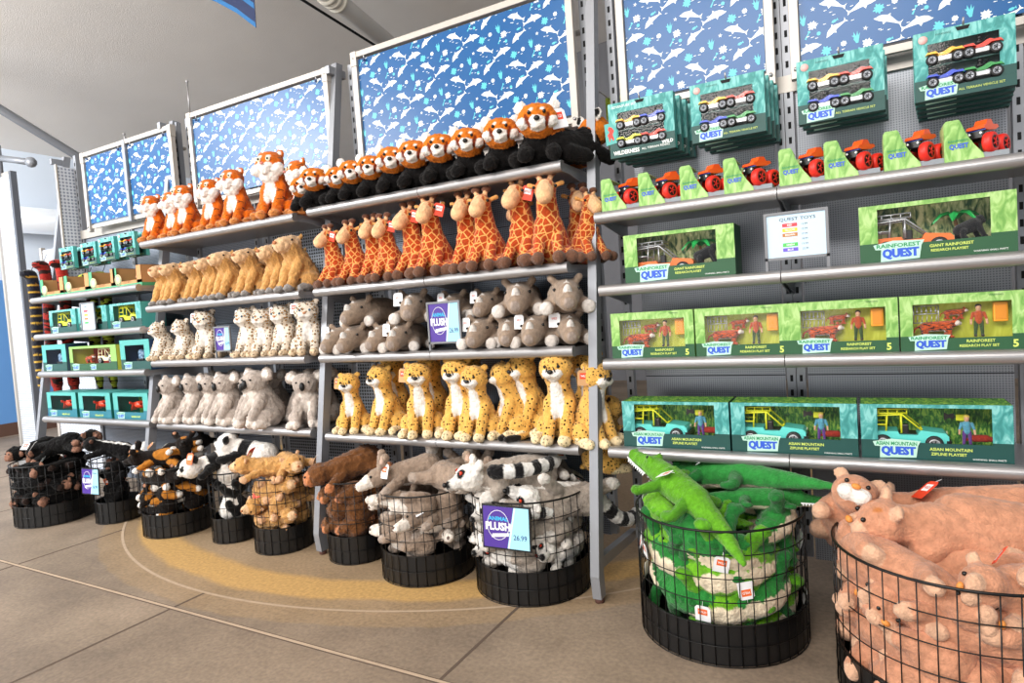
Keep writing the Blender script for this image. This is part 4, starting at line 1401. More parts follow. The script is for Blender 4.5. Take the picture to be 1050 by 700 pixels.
def make_tiger_box():
    r = thing('toy_box', 'x', 'toy box')
    w, h, d = .278, .158, .055
    carton(r, w, h, d, (.030, w - .030, .040, h - .024), J_LIME, LIMED, LIME, J_YEL, .3)
    part_mesh(r, 'toy_tiger', toy_beast('tiger'), (.088, .028, .038), (0, 0, 0), .80)
    part_mesh(r, 'toy_tiger', toy_beast('tiger'), (.128, .035, .088), (0, 0, .0), .46)
    part_mesh(r, 'toy_figure', toy_figure('ranger', '#c2562a', '#3e5a2e', '#3a2a1e'), (.180, .022, .040), (0, 0, 0), .98)
    g = MB()
    for a, c in (((.0, .0), (.058, .0)), ((.058, .0), (.058, .046)), ((.058, .046), (0, .046)), ((0, .046), (0, .0)), ((0, .024), (.058, .024))):
        g.tube([(a[0], 0, a[1]), (c[0], 0, c[1])], .0014, SILV, 5)
    for k in range(5):
        g.tube([(.008 + .011 * k, 0, .026), (.008 + .011 * k, 0, .044)], .0012, SILV, 5)
        g.lathe([(0, -.001), (.003, -.001), (.003, .001)], .008 + .011 * k, .032, SILV, 8, 'y')
        g.tube([(.008 + .011 * k, 0, .002), (.010 + .011 * k, 0, .020)], .0012, SILV, 5)
    part_mesh(r, 'tool_rack', g, (.034, .03, .082))
    cr = MB(); cr.box(0, .032, -.008, .008, 0, .052, mat('crate_orange', '#f0a020', .4), .003)
    cr.box(.004, .028, -.0095, -.007, .006, .046, mat('crate_orange_dark', '#d98812', .4), .001)
    part_mesh(r, 'toy_crate', cr, (.212, .03, .078))

    lettering(r, lambda b: quest_logo(b, .036, .010, .068, -.0016),
              lambda b: (b.text('RAINFOREST', .150, .027, .008, -.0016, YTXT, bold=.02), b.text('RESEARCH PLAY SET', .134, .015, .007, -.0016, YTXT, bold=.02)),
              lambda b: b.text('5', .248, .012, .020, -.0016, YTXT, bold=.03),
              lambda b: b.text('WARNING', .20, h - .010, .0045, -.0016, LIMED))
    return r


def make_zip_box():
    r = thing('toy_box', 'x', 'toy box')
    w, h, d = .352, .160, .12
    carton(r, w, h, d, (.042, w - .045, .052, h - .010), J_MINT, TEALD, TEALX, J_GRN, lid=J_GRN)
    jeep(r, mat('toy_aqua', '#5cd0c8', .4), mat('toy_yellow', '#dfe329', .4), (.115, .055, .026), 1.15)
    part_mesh(r, 'toy_figure', toy_figure('zipliner', '#5aa8c4', '#6a3f92', '#e7cf4e'), (.255, .035, .040), (0, 0, 0), .98)
    part_mesh(r, 'toy_red_panda', toy_beast('red_panda'), (.288, .04, .050), (0, 0, 0), .85)
    z = MB(); z.tube([(0, 0, .02), (.030, 0, .018), (.06, 0, .02)], .0025, BLACK, 6)
    z.sheet([(0, .008), (.012, .016), (.024, .012), (.024, .030), (.010, .026), (0, .032)], -.004, BLACK)
    z.box(.028, .056, -.004, .004, .008, .026, mat('toy_yellow', '#dfe329'), .002)
    part_mesh(r, 'zipline_gear', z, (.205, .06, .098))

    lettering(r, lambda b: quest_logo(b, .050, .010, .082, -.0016, 'ASIAN MOUNTAIN'),
              lambda b: (b.text('ASIAN MOUNTAIN', .165, .032, .0085, -.0016, YTXT, bold=.02), b.text('ZIPLINE PLAYSET', .168, .019, .0080, -.0016, YTXT, bold=.02)),
              lambda b: b.text('WARNING: SMALL PARTS', .262, .010, .0045, -.0016, WHT))
    return r


def make_truck_box():
    """stepped lime display card with a big-wheeled truck standing on its grey tray"""
    r = thing('toy_truck_box', 'x', 'toy box')
    b = MB()
    b.box(0, .125, 0, .085, 0, .020, CORR)
    b.prism([(0, 0), (.080, 0), (.076, .018), (.060, .040), (.044, .068), (.034, .098), (.030, .104), (.005, .104), (0, .098)], -.002, .0, J_LIME)
    b.box(0, .002, 0, .085, 0, .097, LIMEP); b.box(0, .034, 0, .085, .097, .099, LIMEP)
    b.prism([(.034, .02), (.120, .02), (.122, .045), (.114, .066), (.098, .076), (.06, .082), (.034, .088)], .080, .084, LIMEP)
    part_mesh(r, 'display_card', b)

    lettering(r, lambda b: (b.text('QUEST', .010, .034, .014, -.0030, LOGO, w=.038, bold=.04), b.text('RAINFOREST', .008, .052, .005, -.0030, LOGOG, w=.040, bold=.02)))
    RW = mat('tyre_red', '#e22a1e', .45)

    def body(b):
        og = mat('toy_orange_red', '#ee5a1c', .35)
        b.prism([(-.040, .056), (-.036, .064), (-.018, .068), (.012, .070), (.034, .072), (.040, .066), (.022, .058), (-.020, .054)], -.019, .019, og)
        b.box(-.024, .024, -.014, .014, .030, .050, BLACK, .003)
        b.box(-.034, -.026, -.0185, .0185, .052, .060, mat('toy_blue', '#2b4fb5', .4), .001)
        for s in (-1, 1):
            b.tube([(-.022, s * .015, .046), (-.030, s * .02, .024)], .003, SILV, 6)
            b.tube([(.022, s * .015, .046), (.030, s * .02, .024)], .003, SILV, 6)
            b.ell((-.037, s * .012, .046), .0045, WHT, 8)
        b.box(-.040, -.034, -.016, .016, .034, .052, BLACK, .001)
        b.prism([(-.014, .068), (-.004, .082), (.016, .084), (.026, .072)], -.013, .013, og)
    o = part_mesh(r, 'toy_monster_truck', mesh_of('monster', body), (.082, .046, .022), (0, 0, 1.05), .98)
    for x in (-.030, .030):
        for y in (-.028, .028):
            part_mesh(o, 'wheel', wheel_mesh(RW, BLACK), (x, y, .020), (0, 0, 0 if y < 0 else math.pi), 1.25)
    return r


def make_atv_box(wild=False, full=True):
    r = thing('toy_box', 'x', 'toy box')
    w, h, d = (.222, .182, .030) if not wild else (.222, .182, .030)
    c1, c2 = (J_MINT, TEALD)
    hd = .034
    carton(r, w, h, d, (.032, w - .034, .030, h - hd), c1, c2, TEALC, mat('atv_backdrop', '#3d3a55' if wild else '#12312e', .6), .3)
    b = MB(); b.box(.03, w - .03, .003, d - .003, h * .5 - .003, h * .5, TEALD)
    b.sheet([(w / 2 - .016, h - .004), (w / 2 + .016, h - .004), (w / 2 + .012, h - .014), (w / 2 - .012, h - .014)], -.0014, DARK)
    part_mesh(r, 'inner_shelf', b)
    if full:
        cols = (('#e8b21c', '#d63a26', '#2546c0', '#2a8f43') if not wild else ('#e8b21c', '#2546c0', '#cdd02c', '#d63a26'))
        for i, c in enumerate(cols):
            atv(r, mat('quad_paint_' + c[1:], c, .3), ((.070 if i % 2 == 0 else .152), .015, (h * .5 if i < 2 else .031)), .90)

    if wild:
        lettering(r, lambda b: b.text('WILD', .178, .020, .011, -.0016, WHT, bold=.03), lambda b: b.text('WILDERNESS', .012, .008, .014, -.0016, WHT, w=.090, bold=.03),
                  lambda b: b.text('ALL TERRAIN RIDERS', .110, .012, .007, -.0016, WHT), lambda b: b.text('ADVENTURE SET', .012, h - .018, .008, -.0016, WHT))

        def L(b):
            b.sheet([(-.012, .045), (.026, .05), (.028, .09), (.012, .12), (-.016, .118)], -.0020, TEALC)
            b.sheet([(.0, .055), (.006, .07), (.014, .058), (.017, .064), (.012, .080), (.018, .092), (.010, .104), (.0, .108), (-.004, .098), (.002, .09), (-.006, .08), (-.002, .07)], -.0024, mat('red_beast_print', '#e0352a', .5))
        q = MB(); L(q); part_mesh(r, 'animal_emblem', q)
    else:
        lettering(r, lambda b: quest_logo(b, .026, .004, .066, -.0016), lambda b: b.text('ALL TERRAIN VEHICLE SET', .098, .012, .006, -.0016, YTXT, w=.10), lambda b: b.text('WARNING', .05, h - .015, .005, -.0016, TEALD))
        q = MB(); q.lathe([(0, -.0018), (.011, -.0018), (.011, -.0010)], .022, h - .020, mat('print_pink', '#e6b7b2', .6), 14, 'y'); part_mesh(r, 'round_sticker', q)
    return r


# ---- place the boxes on the right-hand rack
Z1, Z2, Z3, Z4 = [z + .0125 for z in (1.319, 1.073, .822, .519)]
p = make_jeep_box()
p.location = (-.697, 2.065, Z2); p['label'] = 'green window box with orange jeep and gorilla, left of the grey price sign'; p['group'] = 'jeep and gorilla playset boxes'
dup(p, (-.004, 2.065, Z2), label='green window box with orange jeep and gorilla, right of the grey price sign')
p = make_tiger_box()
for i, x in enumerate((-.757, -.474, -.196, .086)):
    lab = 'lime and yellow toy tiger and ranger box, ' + ['leftmost of its row', 'second from the left', 'third from the left', 'rightmost of its row'][i]
    q = p if i == 0 else dup(p)
    q.location = (x, 2.060, Z3); q['label'] = lab; q['group'] = 'tiger playset boxes on the middle shelf'
p = make_zip_box()
for i, x in enumerate((-.738, -.380, -.020)):
    lab = 'teal box with aqua jeep and zipline figure, ' + ['left one above the crocodile basket', 'middle one on the lowest shelf', 'right one above the pink lion basket'][i]
    q = p if i == 0 else dup(p)
    q.location = (x, 2.070, Z4); q['label'] = lab; q['group'] = 'zipline playset boxes on the lowest shelf'
p = make_truck_box()
for i, x in enumerate((-.762, -.633, -.497, -.363, -.205, -.085, .062, .200)):
    lab = 'lime display card with orange big-wheeled truck, ' + (nth(i) if i < 7 else 'rightmost of the truck row')
    q = p if i == 0 else dup(p)
    q.location = (x, 2.058, Z1); q.scale = (1.1,) * 3; q['label'] = lab; q['group'] = 'truck display cards on the top shelf'
# ------------------------------------------------------------------ wire baskets
def basket(label, cx, cy, r, h=.36, band=.12, pitch=.036):
    root = thing('wire_basket', label, 'basket', (cx, cy, 0), group='black wire baskets on the floor')
    n = max(20, int(2 * math.pi * r / pitch))
    w = MB()
    wr = .0016
    for k in range(n):
        t = 2 * math.pi * k / n
        x, y = r * math.cos(t), r * math.sin(t)
        w.tube([(x, y, .004), (x, y, h)], wr, WIRE, 5)
    m = 5
    zs = [.004, band * .5, band] + [band + (h - band) * (j + 1) / 4 for j in range(3)]
    for z in zs:
        w.tube([((r + .001) * math.cos(2 * math.pi * k / 48), (r + .001) * math.sin(2 * math.pi * k / 48), z) for k in range(48)], wr, WIRE, 5, closed=True)
    w.build('wire_mesh', root)
    q = MB()
    q.tube([(r * math.cos(2 * math.pi * k / 56), r * math.sin(2 * math.pi * k / 56), h) for k in range(56)], .0036, WIRE, 8, closed=True)
    q.build('rim', root)
    b = MB()
    ro = r - .0035
    b.lathe([(0, .006), (ro, .006)], 0, 0, BLACK, 56)
    b.lathe([(ro, .006), (ro, band)], 0, 0, BLACK, 56)
    b.lathe([(ro, band), (ro - .004, band)], 0, 0, BLACK, 56)
    b.lathe([(ro - .004, band), (ro - .004, .010)], 0, 0, BLACK, 56)
    b.lathe([(ro - .004, .010), (0, .010)], 0, 0, BLACK, 56)
    b.build('plastic_liner', root)
    return root


SIDE_WORDS = {0: 'right', 1: 'back right', 2: 'back', 3: 'back left', 4: 'left', 5: 'front left', 6: 'front', 7: 'front right'}


def fill(kind, noun, cx, cy, r, h=.36, band=.12, s=.8, seed=1, levels=(.10, .18, .26), per=3, upright=False, centre=True, phase=-math.pi / 2, inner=None):
    """plush toys packed in a basket: level by level round the wire, plus some in the core"""
    rnd = random.Random(seed)
    grp = noun + ' packed in their wire basket'
    for li, z in enumerate(levels):
        lvl = ('at the bottom' if li == 0 else ('halfway up' if li < len(levels) - 1 else 'just under the rim')) if len(levels) > 1 else 'inside'
        for k in range(per):
            t = phase + 2 * math.pi * (k + .5 * (li % 2)) / per + rnd.uniform(-.12, .12)
            sw = SIDE_WORDS[int(round((t % (2 * math.pi)) / (math.pi / 4))) % 8]
            lab = '%s %s of basket, %s side' % (noun, lvl, sw)
            if upright:
                d = max(.0, r - .078 * s - .004)
                x, y = cx + d * math.cos(t), cy + d * math.sin(t)
                rot = Euler((-1.35 + rnd.uniform(-.1, .1), 0, 0)).to_matrix()
                yaw = Euler((0, 0, t + math.pi / 2 + rnd.uniform(-.5, .5))).to_matrix()
                e = (yaw @ rot).to_euler()
                put(kind, (x, y, z), scale=s, rot=e, label=lab, group=grp, tagged=rnd.random() < .6)
            else:
                d = max(.0, r - .100 * s)
                x, y = cx + d * math.cos(t), cy + d * math.sin(t)
                # body axis along the tangent, back or belly turned outward
                sgn = rnd.choice((-1, 1))
                roll = rnd.uniform(.5, 1.5) * sgn
                tang = t if sgn > 0 else t + math.pi
                M = Euler((0, 0, tang)).to_matrix() @ Euler((rnd.uniform(-.25, .25), 0, 0)).to_matrix() @ Euler((0, -roll if sgn > 0 else -roll, 0)).to_matrix()
                off = M @ Vector((0, .03 * s, .06 * s))
                put(kind, (x - off.x, y - off.y, z + .06 * s - off.z), scale=s, rot=M.to_euler(), label=lab, group=grp, tagged=rnd.random() < .6)
    if centre:
        put(kind, (cx, cy, levels[-1] - .04), scale=s, rot=(-.2, .3, rnd.uniform(0, 6)), label='%s in the core of its wire basket' % noun, group=grp, tagged=False)


B = {
    'chimp': (-4.166, 1.875, .194), 'black': (-3.739, 1.999, .115), 'dog': (-3.199, 2.012, .172), 'panda': (-2.762, 2.02, .108), 'gold': (-2.414, 2.016, .13),
    'brown': (-1.984, 2.055, .13), 'wallaby': (-1.589, 2.035, .188), 'lemur': (-1.127, 2.073, .216), 'gator': (-.421, 1.994, .248), 'lion': (.185, 1.845, .280)}
HT = {'chimp': .345, 'black': .345, 'dog': .345, 'panda': .34, 'gold': .345, 'brown': .35, 'wallaby': .35, 'lemur': .365, 'gator': .385, 'lion': .385}
BL = {'chimp': 'wide black wire basket of chimpanzee plush at far left', 'black': 'narrow black wire basket of black plush with hanging purple sign', 'dog': 'black wire basket full of black, orange and white wild dogs',
      'panda': 'narrow black wire basket holding giant pandas', 'gold': 'black wire basket full of golden brown plush', 'brown': 'black wire basket full of dark brown plush',
      'wallaby': 'black wire basket full of grey brown wallabies', 'lemur': 'wide black wire basket of lemurs with purple price sign', 'gator': 'large black wire basket full of green crocodiles',
      'lion': 'very large black wire basket of pink tan lion cubs'}
for k_, (cx, cy, r) in B.items():
    basket(BL[k_], cx, cy, r, HT[k_])


fill('chimpanzee_packed', 'black chimpanzee plush', *B['chimp'], s=.80, seed=3, levels=(.10, .18, .25), per=4)
fill('skunk_packed', 'long-haired black plush', *B['black'], s=.76, seed=4, levels=(.20,), per=3, upright=True, centre=False)
fill('wild_dog_packed', 'black and orange wild dog plush', *B['dog'], s=.76, seed=5, levels=(.10, .175, .25), per=3)
fill('giant_panda_packed', 'black and white giant panda plush', *B['panda'], s=.76, seed=6, levels=(.20,), per=2, upright=True, centre=False, phase=1.2)
fill('golden_bear_packed', 'golden brown shaggy plush', *B['gold'], s=.74, seed=7, levels=(.10, .17, .24), per=2)
fill('orangutan_packed', 'dark brown shaggy plush', *B['brown'], s=.74, seed=8, levels=(.10, .17, .24), per=2)
fill('wallaby_packed', 'grey brown wallaby plush', *B['wallaby'], s=.82, seed=9, levels=(.10, .175, .25), per=3)
fill('ring_tailed_lemur_packed', 'grey and white lemur plush', *B['lemur'], s=.86, seed=10, levels=(.10, .18, .26), per=4)
fill('mountain_lion_packed', 'pink tan lion cub plush', *B['lion'], s=.98, seed=13, levels=(.05, .13, .21, .28), per=4)
cx, cy, r = B['gator']
rg = random.Random(5)
lv = ('at the bottom', 'in the lower layer', 'in the middle layer', 'in the upper layer', 'just under the rim')
for li, z in enumerate((.135, .185, .24, .295, .335)):
    for k in range(4):
        a = 2 * math.pi * k / 4 + li * 1.15 + rg.uniform(-.2, .2)
        kd = ('croc_back', 'croc_belly', 'croc_belly_dark', 'croc_back_light', 'croc_belly')[(li * 2 + k * 3 + 1) % 5]
        sd = SIDE_WORDS[int(round(((a + .6) % (2 * math.pi)) / (math.pi / 4))) % 8]
        flip = rg.random() < .45
        put(kd, (cx, cy, z), scale=.92, rot=(math.pi + rg.uniform(-.22, .22), rg.uniform(-.22, .22), a) if flip else (rg.uniform(-.25, .25), rg.uniform(-.25, .25), a), label='green crocodile plush packed %s of its basket, %s side' % (lv[li], sd), group='crocodiles packed in the basket', tagged=rg.random() < .8)
for k in range(3):
    put(('croc_back', 'croc_belly_dark', 'croc_back_light')[k], (cx + .02 * k, cy + .03, .22 + .07 * k), scale=.5, rot=(0, 0, 2.0 * k), label='green crocodile plush curled in the core of its basket, %s' % ('low down', 'midway', 'near the top')[k], group='crocodiles packed in the basket', tagged=False)
# ------------------------------------------------------------------ animals on the shelves
rnd = random.Random(21)
ROW = {'b3': [z + .0125 for z in (1.515, 1.165, .871, .521)], 'b2': [z + .0125 for z in (1.507, 1.164, .871, .534)]}


def line(kind, xs, y, z, rz, lab, grp, s=1.0, jit=.0, tags=.0, sv=.02):
    for i, x in enumerate(xs):
        rr = (rz[i] if isinstance(rz, (list, tuple)) else rz) + rnd.uniform(-jit, jit)
        yy = y[i] if isinstance(y, (list, tuple)) else y
        ss = (s[i] if isinstance(s, (list, tuple)) else s) * (1 + rnd.uniform(-sv, sv))
        put(kind, (x, yy, z), rr, lab % (nth(i) if i < len(xs) - 1 else 'rightmost'), grp, ss, tagged=(rnd.random() < tags or i == 0 and not PROTO[kind][1]))


line('tiger', (-3.34, -3.19, -3.05, -2.86, -2.66, -2.40), (2.13, 2.15, 2.12, 2.14, 2.12, 2.13), ROW['b2'][0], (.25, .25, .3, .25, .3, .35), 'sitting orange tiger plush with white beard, %s on its shelf', 'tigers on the top shelf', (.86, .88, .9, .93, .97, 1.1))
put('tiger', (-2.25, 2.17, ROW['b2'][0]), -.4, 'orange tiger plush half hidden beside the red pandas', 'tigers on the top shelf', .9)
line('capybara', (-3.30, -3.17, -3.04, -2.90, -2.755, -2.61, -2.45, -2.29), (2.12, 2.10, 2.13, 2.12, 2.10, 2.12, 2.14, 2.11), ROW['b2'][1], .05, 'golden sitting plush with pale blunt muzzle, %s on its shelf', 'golden blunt-muzzled animals in a row', (.85, .86, .86, .88, .9, .92, .95, 1.0), .12)
line('capybara', (-3.22, -3.0, -2.8, -2.6, -2.4), 2.24, ROW['b2'][1], .0, 'golden plush in the back row of its shelf, %s', 'golden blunt-muzzled animals at the back', .85, .1)
line('snow_leopard', (-3.35, -3.17, -2.98, -2.66, -2.54, -2.42, -2.25), (2.11, 2.12, 2.12, 2.13, 2.12, 2.14, 2.12), ROW['b2'][2], (.0, .35, .25, .1, .3, .35, .45), 'pale spotted leopard cub plush, %s on its shelf', 'spotted leopard cubs', (.76, .80, .92, .90, .86, .92, .94), .22, .6)
line('koala', (-3.30, -3.13, -2.99, -2.85, -2.71, -2.575, -2.30), (2.10, 2.12, 2.13, 2.11, 2.15, 2.08, 2.12), ROW['b2'][3], (-.1, -.1, -.1, -.1, .0, -.05, .5), 'grey koala plush, %s on its shelf', 'koalas in a row', (.92, .92, .92, .96, .92, 1.04, .96), .08)
line('koala', (-3.1, -2.9, -2.7, -2.48, -2.36), 2.27, ROW['b2'][3], .2, 'grey koala plush in the back row, %s', 'koalas at the back', .92, .2)

# red pandas on the top shelf of the middle rack
xs = (-2.10, -1.965, -1.885, -1.775, -1.665, -1.545, -1.425, -1.295, -1.150, -1.0)
line('red_panda', xs, 2.10, ROW['b3'][0], (.55, .5, .5, .45, .45, .45, .4, .4, .4, .3), 'red panda plush with black body, %s on the top shelf', 'red pandas lying side by side', (.92, .86, .9, .92, 1.0, 1.0, 1.0, 1.0, 1.05, 1.12), .12, .5)
put('red_panda', (-2.22, 2.13, ROW['b3'][0] - .0), .7, 'red panda plush leaning next to the sitting tigers', 'red pandas lying side by side', .85)

line('giraffe', (-2.04, -1.93, -1.83, -1.725, -1.61, -1.50, -1.345, -1.245, -1.10, -.985), (2.11, 2.12, 2.14, 2.10, 2.13, 2.11, 2.13, 2.10, 2.13, 2.10), ROW['b3'][1], (.0, .05, .1, .2, .05, .1, .05, .0, .15, .25),
     'sitting giraffe plush, %s in the front row', 'giraffes in the front row', (.86, .88, .92, .86, .98, 1.0, .96, .98, 1.02, 1.02), .22, .45)
line('giraffe', (-1.88, -1.68, -1.42, -1.17, -.93), 2.25, ROW['b3'][1], .3, 'giraffe plush in the shaded back row, %s', 'giraffes in the back row', .9, .3)
put('giraffe', (-.862, 2.16, ROW['b3'][1]), .9, 'giraffe plush slumped against the slanted rack post', 'giraffes in the front row', .8, tagged=False)

RH = 'grey brown rhinoceros plush lying in the lower layer, %s'
line('rhinoceros', (-2.05, -1.95, -1.80, -1.70, -1.305, -1.19, -1.07, -.955), (2.14, 2.12, 2.14, 2.12, 2.13, 2.14, 2.12, 2.15), ROW['b3'][2], (.0, .25, .1, .35, .1, .3, .25, .5), RH, 'rhinoceroses in the lower layer', .95, .1, .6)
line('rhinoceros', (-1.93, -1.65, -1.47, -1.30, -1.14, -.945), (2.16, 2.15, 2.2, 2.18, 2.14, 2.12), ROW['b3'][2] + .115, (.0, .35, .2, .1, .35, .4), 'rhinoceros plush stacked on the upper layer, %s', 'rhinoceroses in the upper layer', (.98, 1.0, .9, .85, 1.05, 1.0), .1, .6)

line('cheetah', (-2.01, -1.83, -1.62, -1.43, -1.335, -1.22, -.985), (2.11, 2.13, 2.10, 2.12, 2.10, 2.16, 2.11), ROW['b3'][3], (.3, -.1, .35, .05, .25, -.7, .25), 'sitting cheetah plush, %s in the front row', 'cheetahs in the front row', (.84, .93, .98, 1.0, .93, .95, 1.06), .16, .75)
line('cheetah', (-1.87, -1.66, -1.46, -1.16, -.93), (2.25, 2.25, 2.24, 2.2, 2.25), ROW['b3'][3], (.2, .0, .3, -.3, .3), 'cheetah plush in the back row, %s', 'cheetahs in the back row', 1.0, .1, .4)
put('cheetah', (-.868, 2.12, ROW['b3'][3] - .01), 1.1, 'cheetah plush hanging out past the slanted rack post', 'cheetahs in the front row', .95)

# ---- named animals on top of the baskets
TB = 'resting on top of its wire basket'
put('chimpanzee', (-4.31, 1.86, .35), .5, 'black chimpanzee plush with orange tag at the rim, far left', 'chimpanzees on top', .85, rot=(.1, .1, .2))
put('chimpanzee', (-4.10, 1.90, .37), .5, 'black chimpanzee plush sprawled across its basket, arm reaching down left', 'chimpanzees on top', .9, rot=(.25, .2, -.9))
put('chimpanzee', (-4.02, 1.95, .38), .5, 'black chimpanzee plush at the back right of the far left basket', 'chimpanzees on top', .9, rot=(-.2, .3, 1.8), tagged=False)
put('skunk', (-3.76, 1.99, .36), 0, 'long-haired black plush with white tail heaped on the narrow basket', None, .8, rot=(-.3, .3, -1.0), tagged=False)
put('wild_dog', (-3.27, 1.97, .34), 0, 'black and orange wild dog plush on top, at the left rim', 'wild dogs on top', .8, rot=(0, .3, -.9))
put('wild_dog', (-3.12, 2.03, .37), 0, 'wild dog plush with upright ears on top, beside the pandas', 'wild dogs on top', .75, rot=(-.5, 0, .9), tagged=False)
put('wild_dog', (-3.22, 2.10, .37), 0, 'wild dog plush on top at the back of its basket', 'wild dogs on top', .75, rot=(-.2, .5, 2.4), tagged=False)
put('giant_panda_packed', (-2.745, 1.985, .215), 0, 'giant panda plush sitting upright inside the basket, face at the rim', None, .80, rot=(-1.15, 0, .45), tagged=False)
put('giant_panda', (-2.80, 1.97, .335), 0, 'giant panda plush leaning out left with orange tag on its head', None, .88, rot=(.15, .0, -.35))
put('giant_panda', (-2.70, 2.08, .37), 0, 'giant panda plush lying highest on the heap, head to the left', None, .95, rot=(-.25, .2, -1.25), tagged=False)
put('golden_bear', (-2.46, 1.99, .33), 0, 'golden brown plush on top with red tag, head over left rim', 'golden plush on top', .85, rot=(-.1, .2, -.95))
put('golden_bear', (-2.34, 2.04, .34), 0, 'golden brown plush on top of basket, nearest the rack post', 'golden plush on top', .85, rot=(-.1, -.3, 1.1), tagged=False)
put('orangutan', (-2.01, 2.05, .335), 0, 'dark brown shaggy plush curled on top with kraft tag', None, .98, rot=(.2, .1, -.6))
put('wallaby', (-1.64, 2.00, .345), 0, 'grey brown wallaby plush with raised ears leaning over left rim', 'wallabies on top', .95, rot=(.1, 0, -.75))
put('wallaby', (-1.40, 1.98, .335), 0, 'tan wallaby plush lying along the front right rim', 'wallabies on top', 1.0, rot=(.0, .4, -1.9 + math.pi), tagged=False)
put('wallaby', (-1.60, 2.14, .33), 0, 'wallaby plush sitting up at the back with white tag', 'wallabies on top', .9, rot=(-1.0, 0, .3))
put('wallaby', (-1.44, 2.16, .36), 0, 'wallaby plush standing highest at the back of its basket', 'wallabies on top', .95, rot=(-1.25, 0, .2), tagged=False)
put('ring_tailed_lemur_packed', (-1.165, 1.985, .352), 0, 'lemur plush with red eyes over the left rim, striped tail on its back', 'lemurs on top', 1.18, rot=(-.05, .0, -.75), tagged=False)
put('ring_tailed_lemur', (-1.00, 2.07, .40), 0, 'white-bellied lemur plush on its back near the rack post', 'lemurs on top', 1.05, rot=(.25, 2.7, -.6), tagged=False)
put('ring_tailed_lemur', (-1.10, 2.18, .35), 0, 'lemur plush with dark-ringed eyes at the back of its basket', 'lemurs on top', .95, rot=(-.3, 0, .2))
bc = put('crocodile', (-.555, 1.92, .43), 0, 'bright green crocodile plush with white teeth across the basket top', None, .68, rot=(-.36, .0, -2.12))
bc.scale = (.88, .70, .88)
put('dark_crocodile', (-.47, 2.08, .41), 0, 'dark green crocodile plush lying behind the bright green one', None, .85, rot=(.12, -.2, -1.9))
put('dark_crocodile', (-.25, 1.99, .385), 0, 'dark green crocodile plush with foot over the right rim', None, .60, rot=(.05, .3, 1.9))
put('mountain_lion_up', (-.075, 1.96, .340), 0, 'pink tan lion cub plush raising its head over left rim', 'lion cubs on top', 1.12, rot=(-.62, .3, -.1), tagged=False)
put('mountain_lion_packed', (.15, 1.87, .335), 0, 'pink tan lion cub plush lying along the front left rim', 'lion cubs on top', 1.2, rot=(-.1, .2, -1.35), tagged=False)
put('mountain_lion_packed', (.18, 2.0, .33), 0, 'pink tan lion cub plush heaped at the back of the largest basket', 'lion cubs on top', 1.2, rot=(.1, -.2, -1.7))
put('mountain_lion_packed', (.27, 1.76, .27), 0, 'pink tan lion cub plush lying face down at the right front rim', 'lion cubs on top', 1.1, rot=(.0, .5, 1.2), tagged=False)
put('mountain_lion_packed', (.36, 1.88, .33), 0, 'pink tan lion cub plush lying near the right edge of view', 'lion cubs on top', 1.2, rot=(.1, .3, 1.7))
put('red_panda', (-.875, 2.20, ROW['b3'][0] + .0), 0, 'red panda plush half hidden behind the rack post, striped tail out', 'red pandas lying side by side', 1.0, rot=(0, 0, 2.6), tagged=False)
put('cheetah', (-.872, 2.22, .40), 0, 'cheetah plush hanging head up behind the rack post below the shelf', 'cheetahs in the back row', .9, rot=(0, 0, 2.4), tagged=False)
# ------------------------------------------------------------------ hanging quad bike boxes, right rack
def peg(label, x, z, n=1, y0=2.10):
    r = thing('peg_hook', label, 'hook', (x, UY, z), group='peg hooks for hanging boxes')
    b = MB(); b.tube([(0, 0, 0), (0, y0 - UY, .004), (0, y0 - UY - .006, .018)], .0025, METAL, 8); b.box(-.012, .012, -.004, .012, -.02, .02, POST)
    b.build('prong', r)
    return r


full = make_atv_box(False, True)
empty = make_atv_box(False, False)
wildf = make_atv_box(True, True)
wilde = make_atv_box(True, False)
used = {id(full): False, id(empty): False, id(wildf): False, id(wilde): False}


def use(p, loc, lab, grp, sc=1.0, rot=(0, 0, 0)):
    q = p if not used[id(p)] else dup(p)
    used[id(p)] = True
    q.location = loc; q.rotation_euler = rot; q.scale = (sc,) * 3; q['label'] = lab; q['group'] = grp
    return q


DEP = ['front', 'second', 'third', 'fourth', 'rearmost']
stk = [(-.738, 1.520, True, 4, 'nearest the left post'), (-.462, 1.520, False, 4, 'second stack from left post'), (-.150, 1.518, False, 3, 'third stack from left post'), (.143, 1.520, False, 5, 'at the upper right edge')]
for x, z, wild, n, wh in stk:
    for k in range(n):
        pr = (wildf if k == 0 else wilde) if wild else (full if k == 0 else empty)
        use(pr, (x + .006 * k, 2.105 + .060 * k, z), '%s quad bike box, %s' % (DEP[k], wh), 'hanging boxes of toy quad bikes')
    peg('steel peg hook carrying the quad bike boxes %s' % wh, x + .112, z + .178)
g4 = [(-4.30, 1.46), (-4.06, 1.462), (-3.87, 1.47), (-3.67, 1.475)]
for i, (x, z) in enumerate(g4):
    for k in range(2):
        pr = full if k == 0 else empty
        use(pr, (x + .005 * k, 2.10 + .055 * k, z), 'small teal quad bike box, %s, %s' % (nth(i) if i < 3 else 'rightmost', 'front' if k == 0 else 'behind'), 'quad bike boxes on the far left rack', .72)
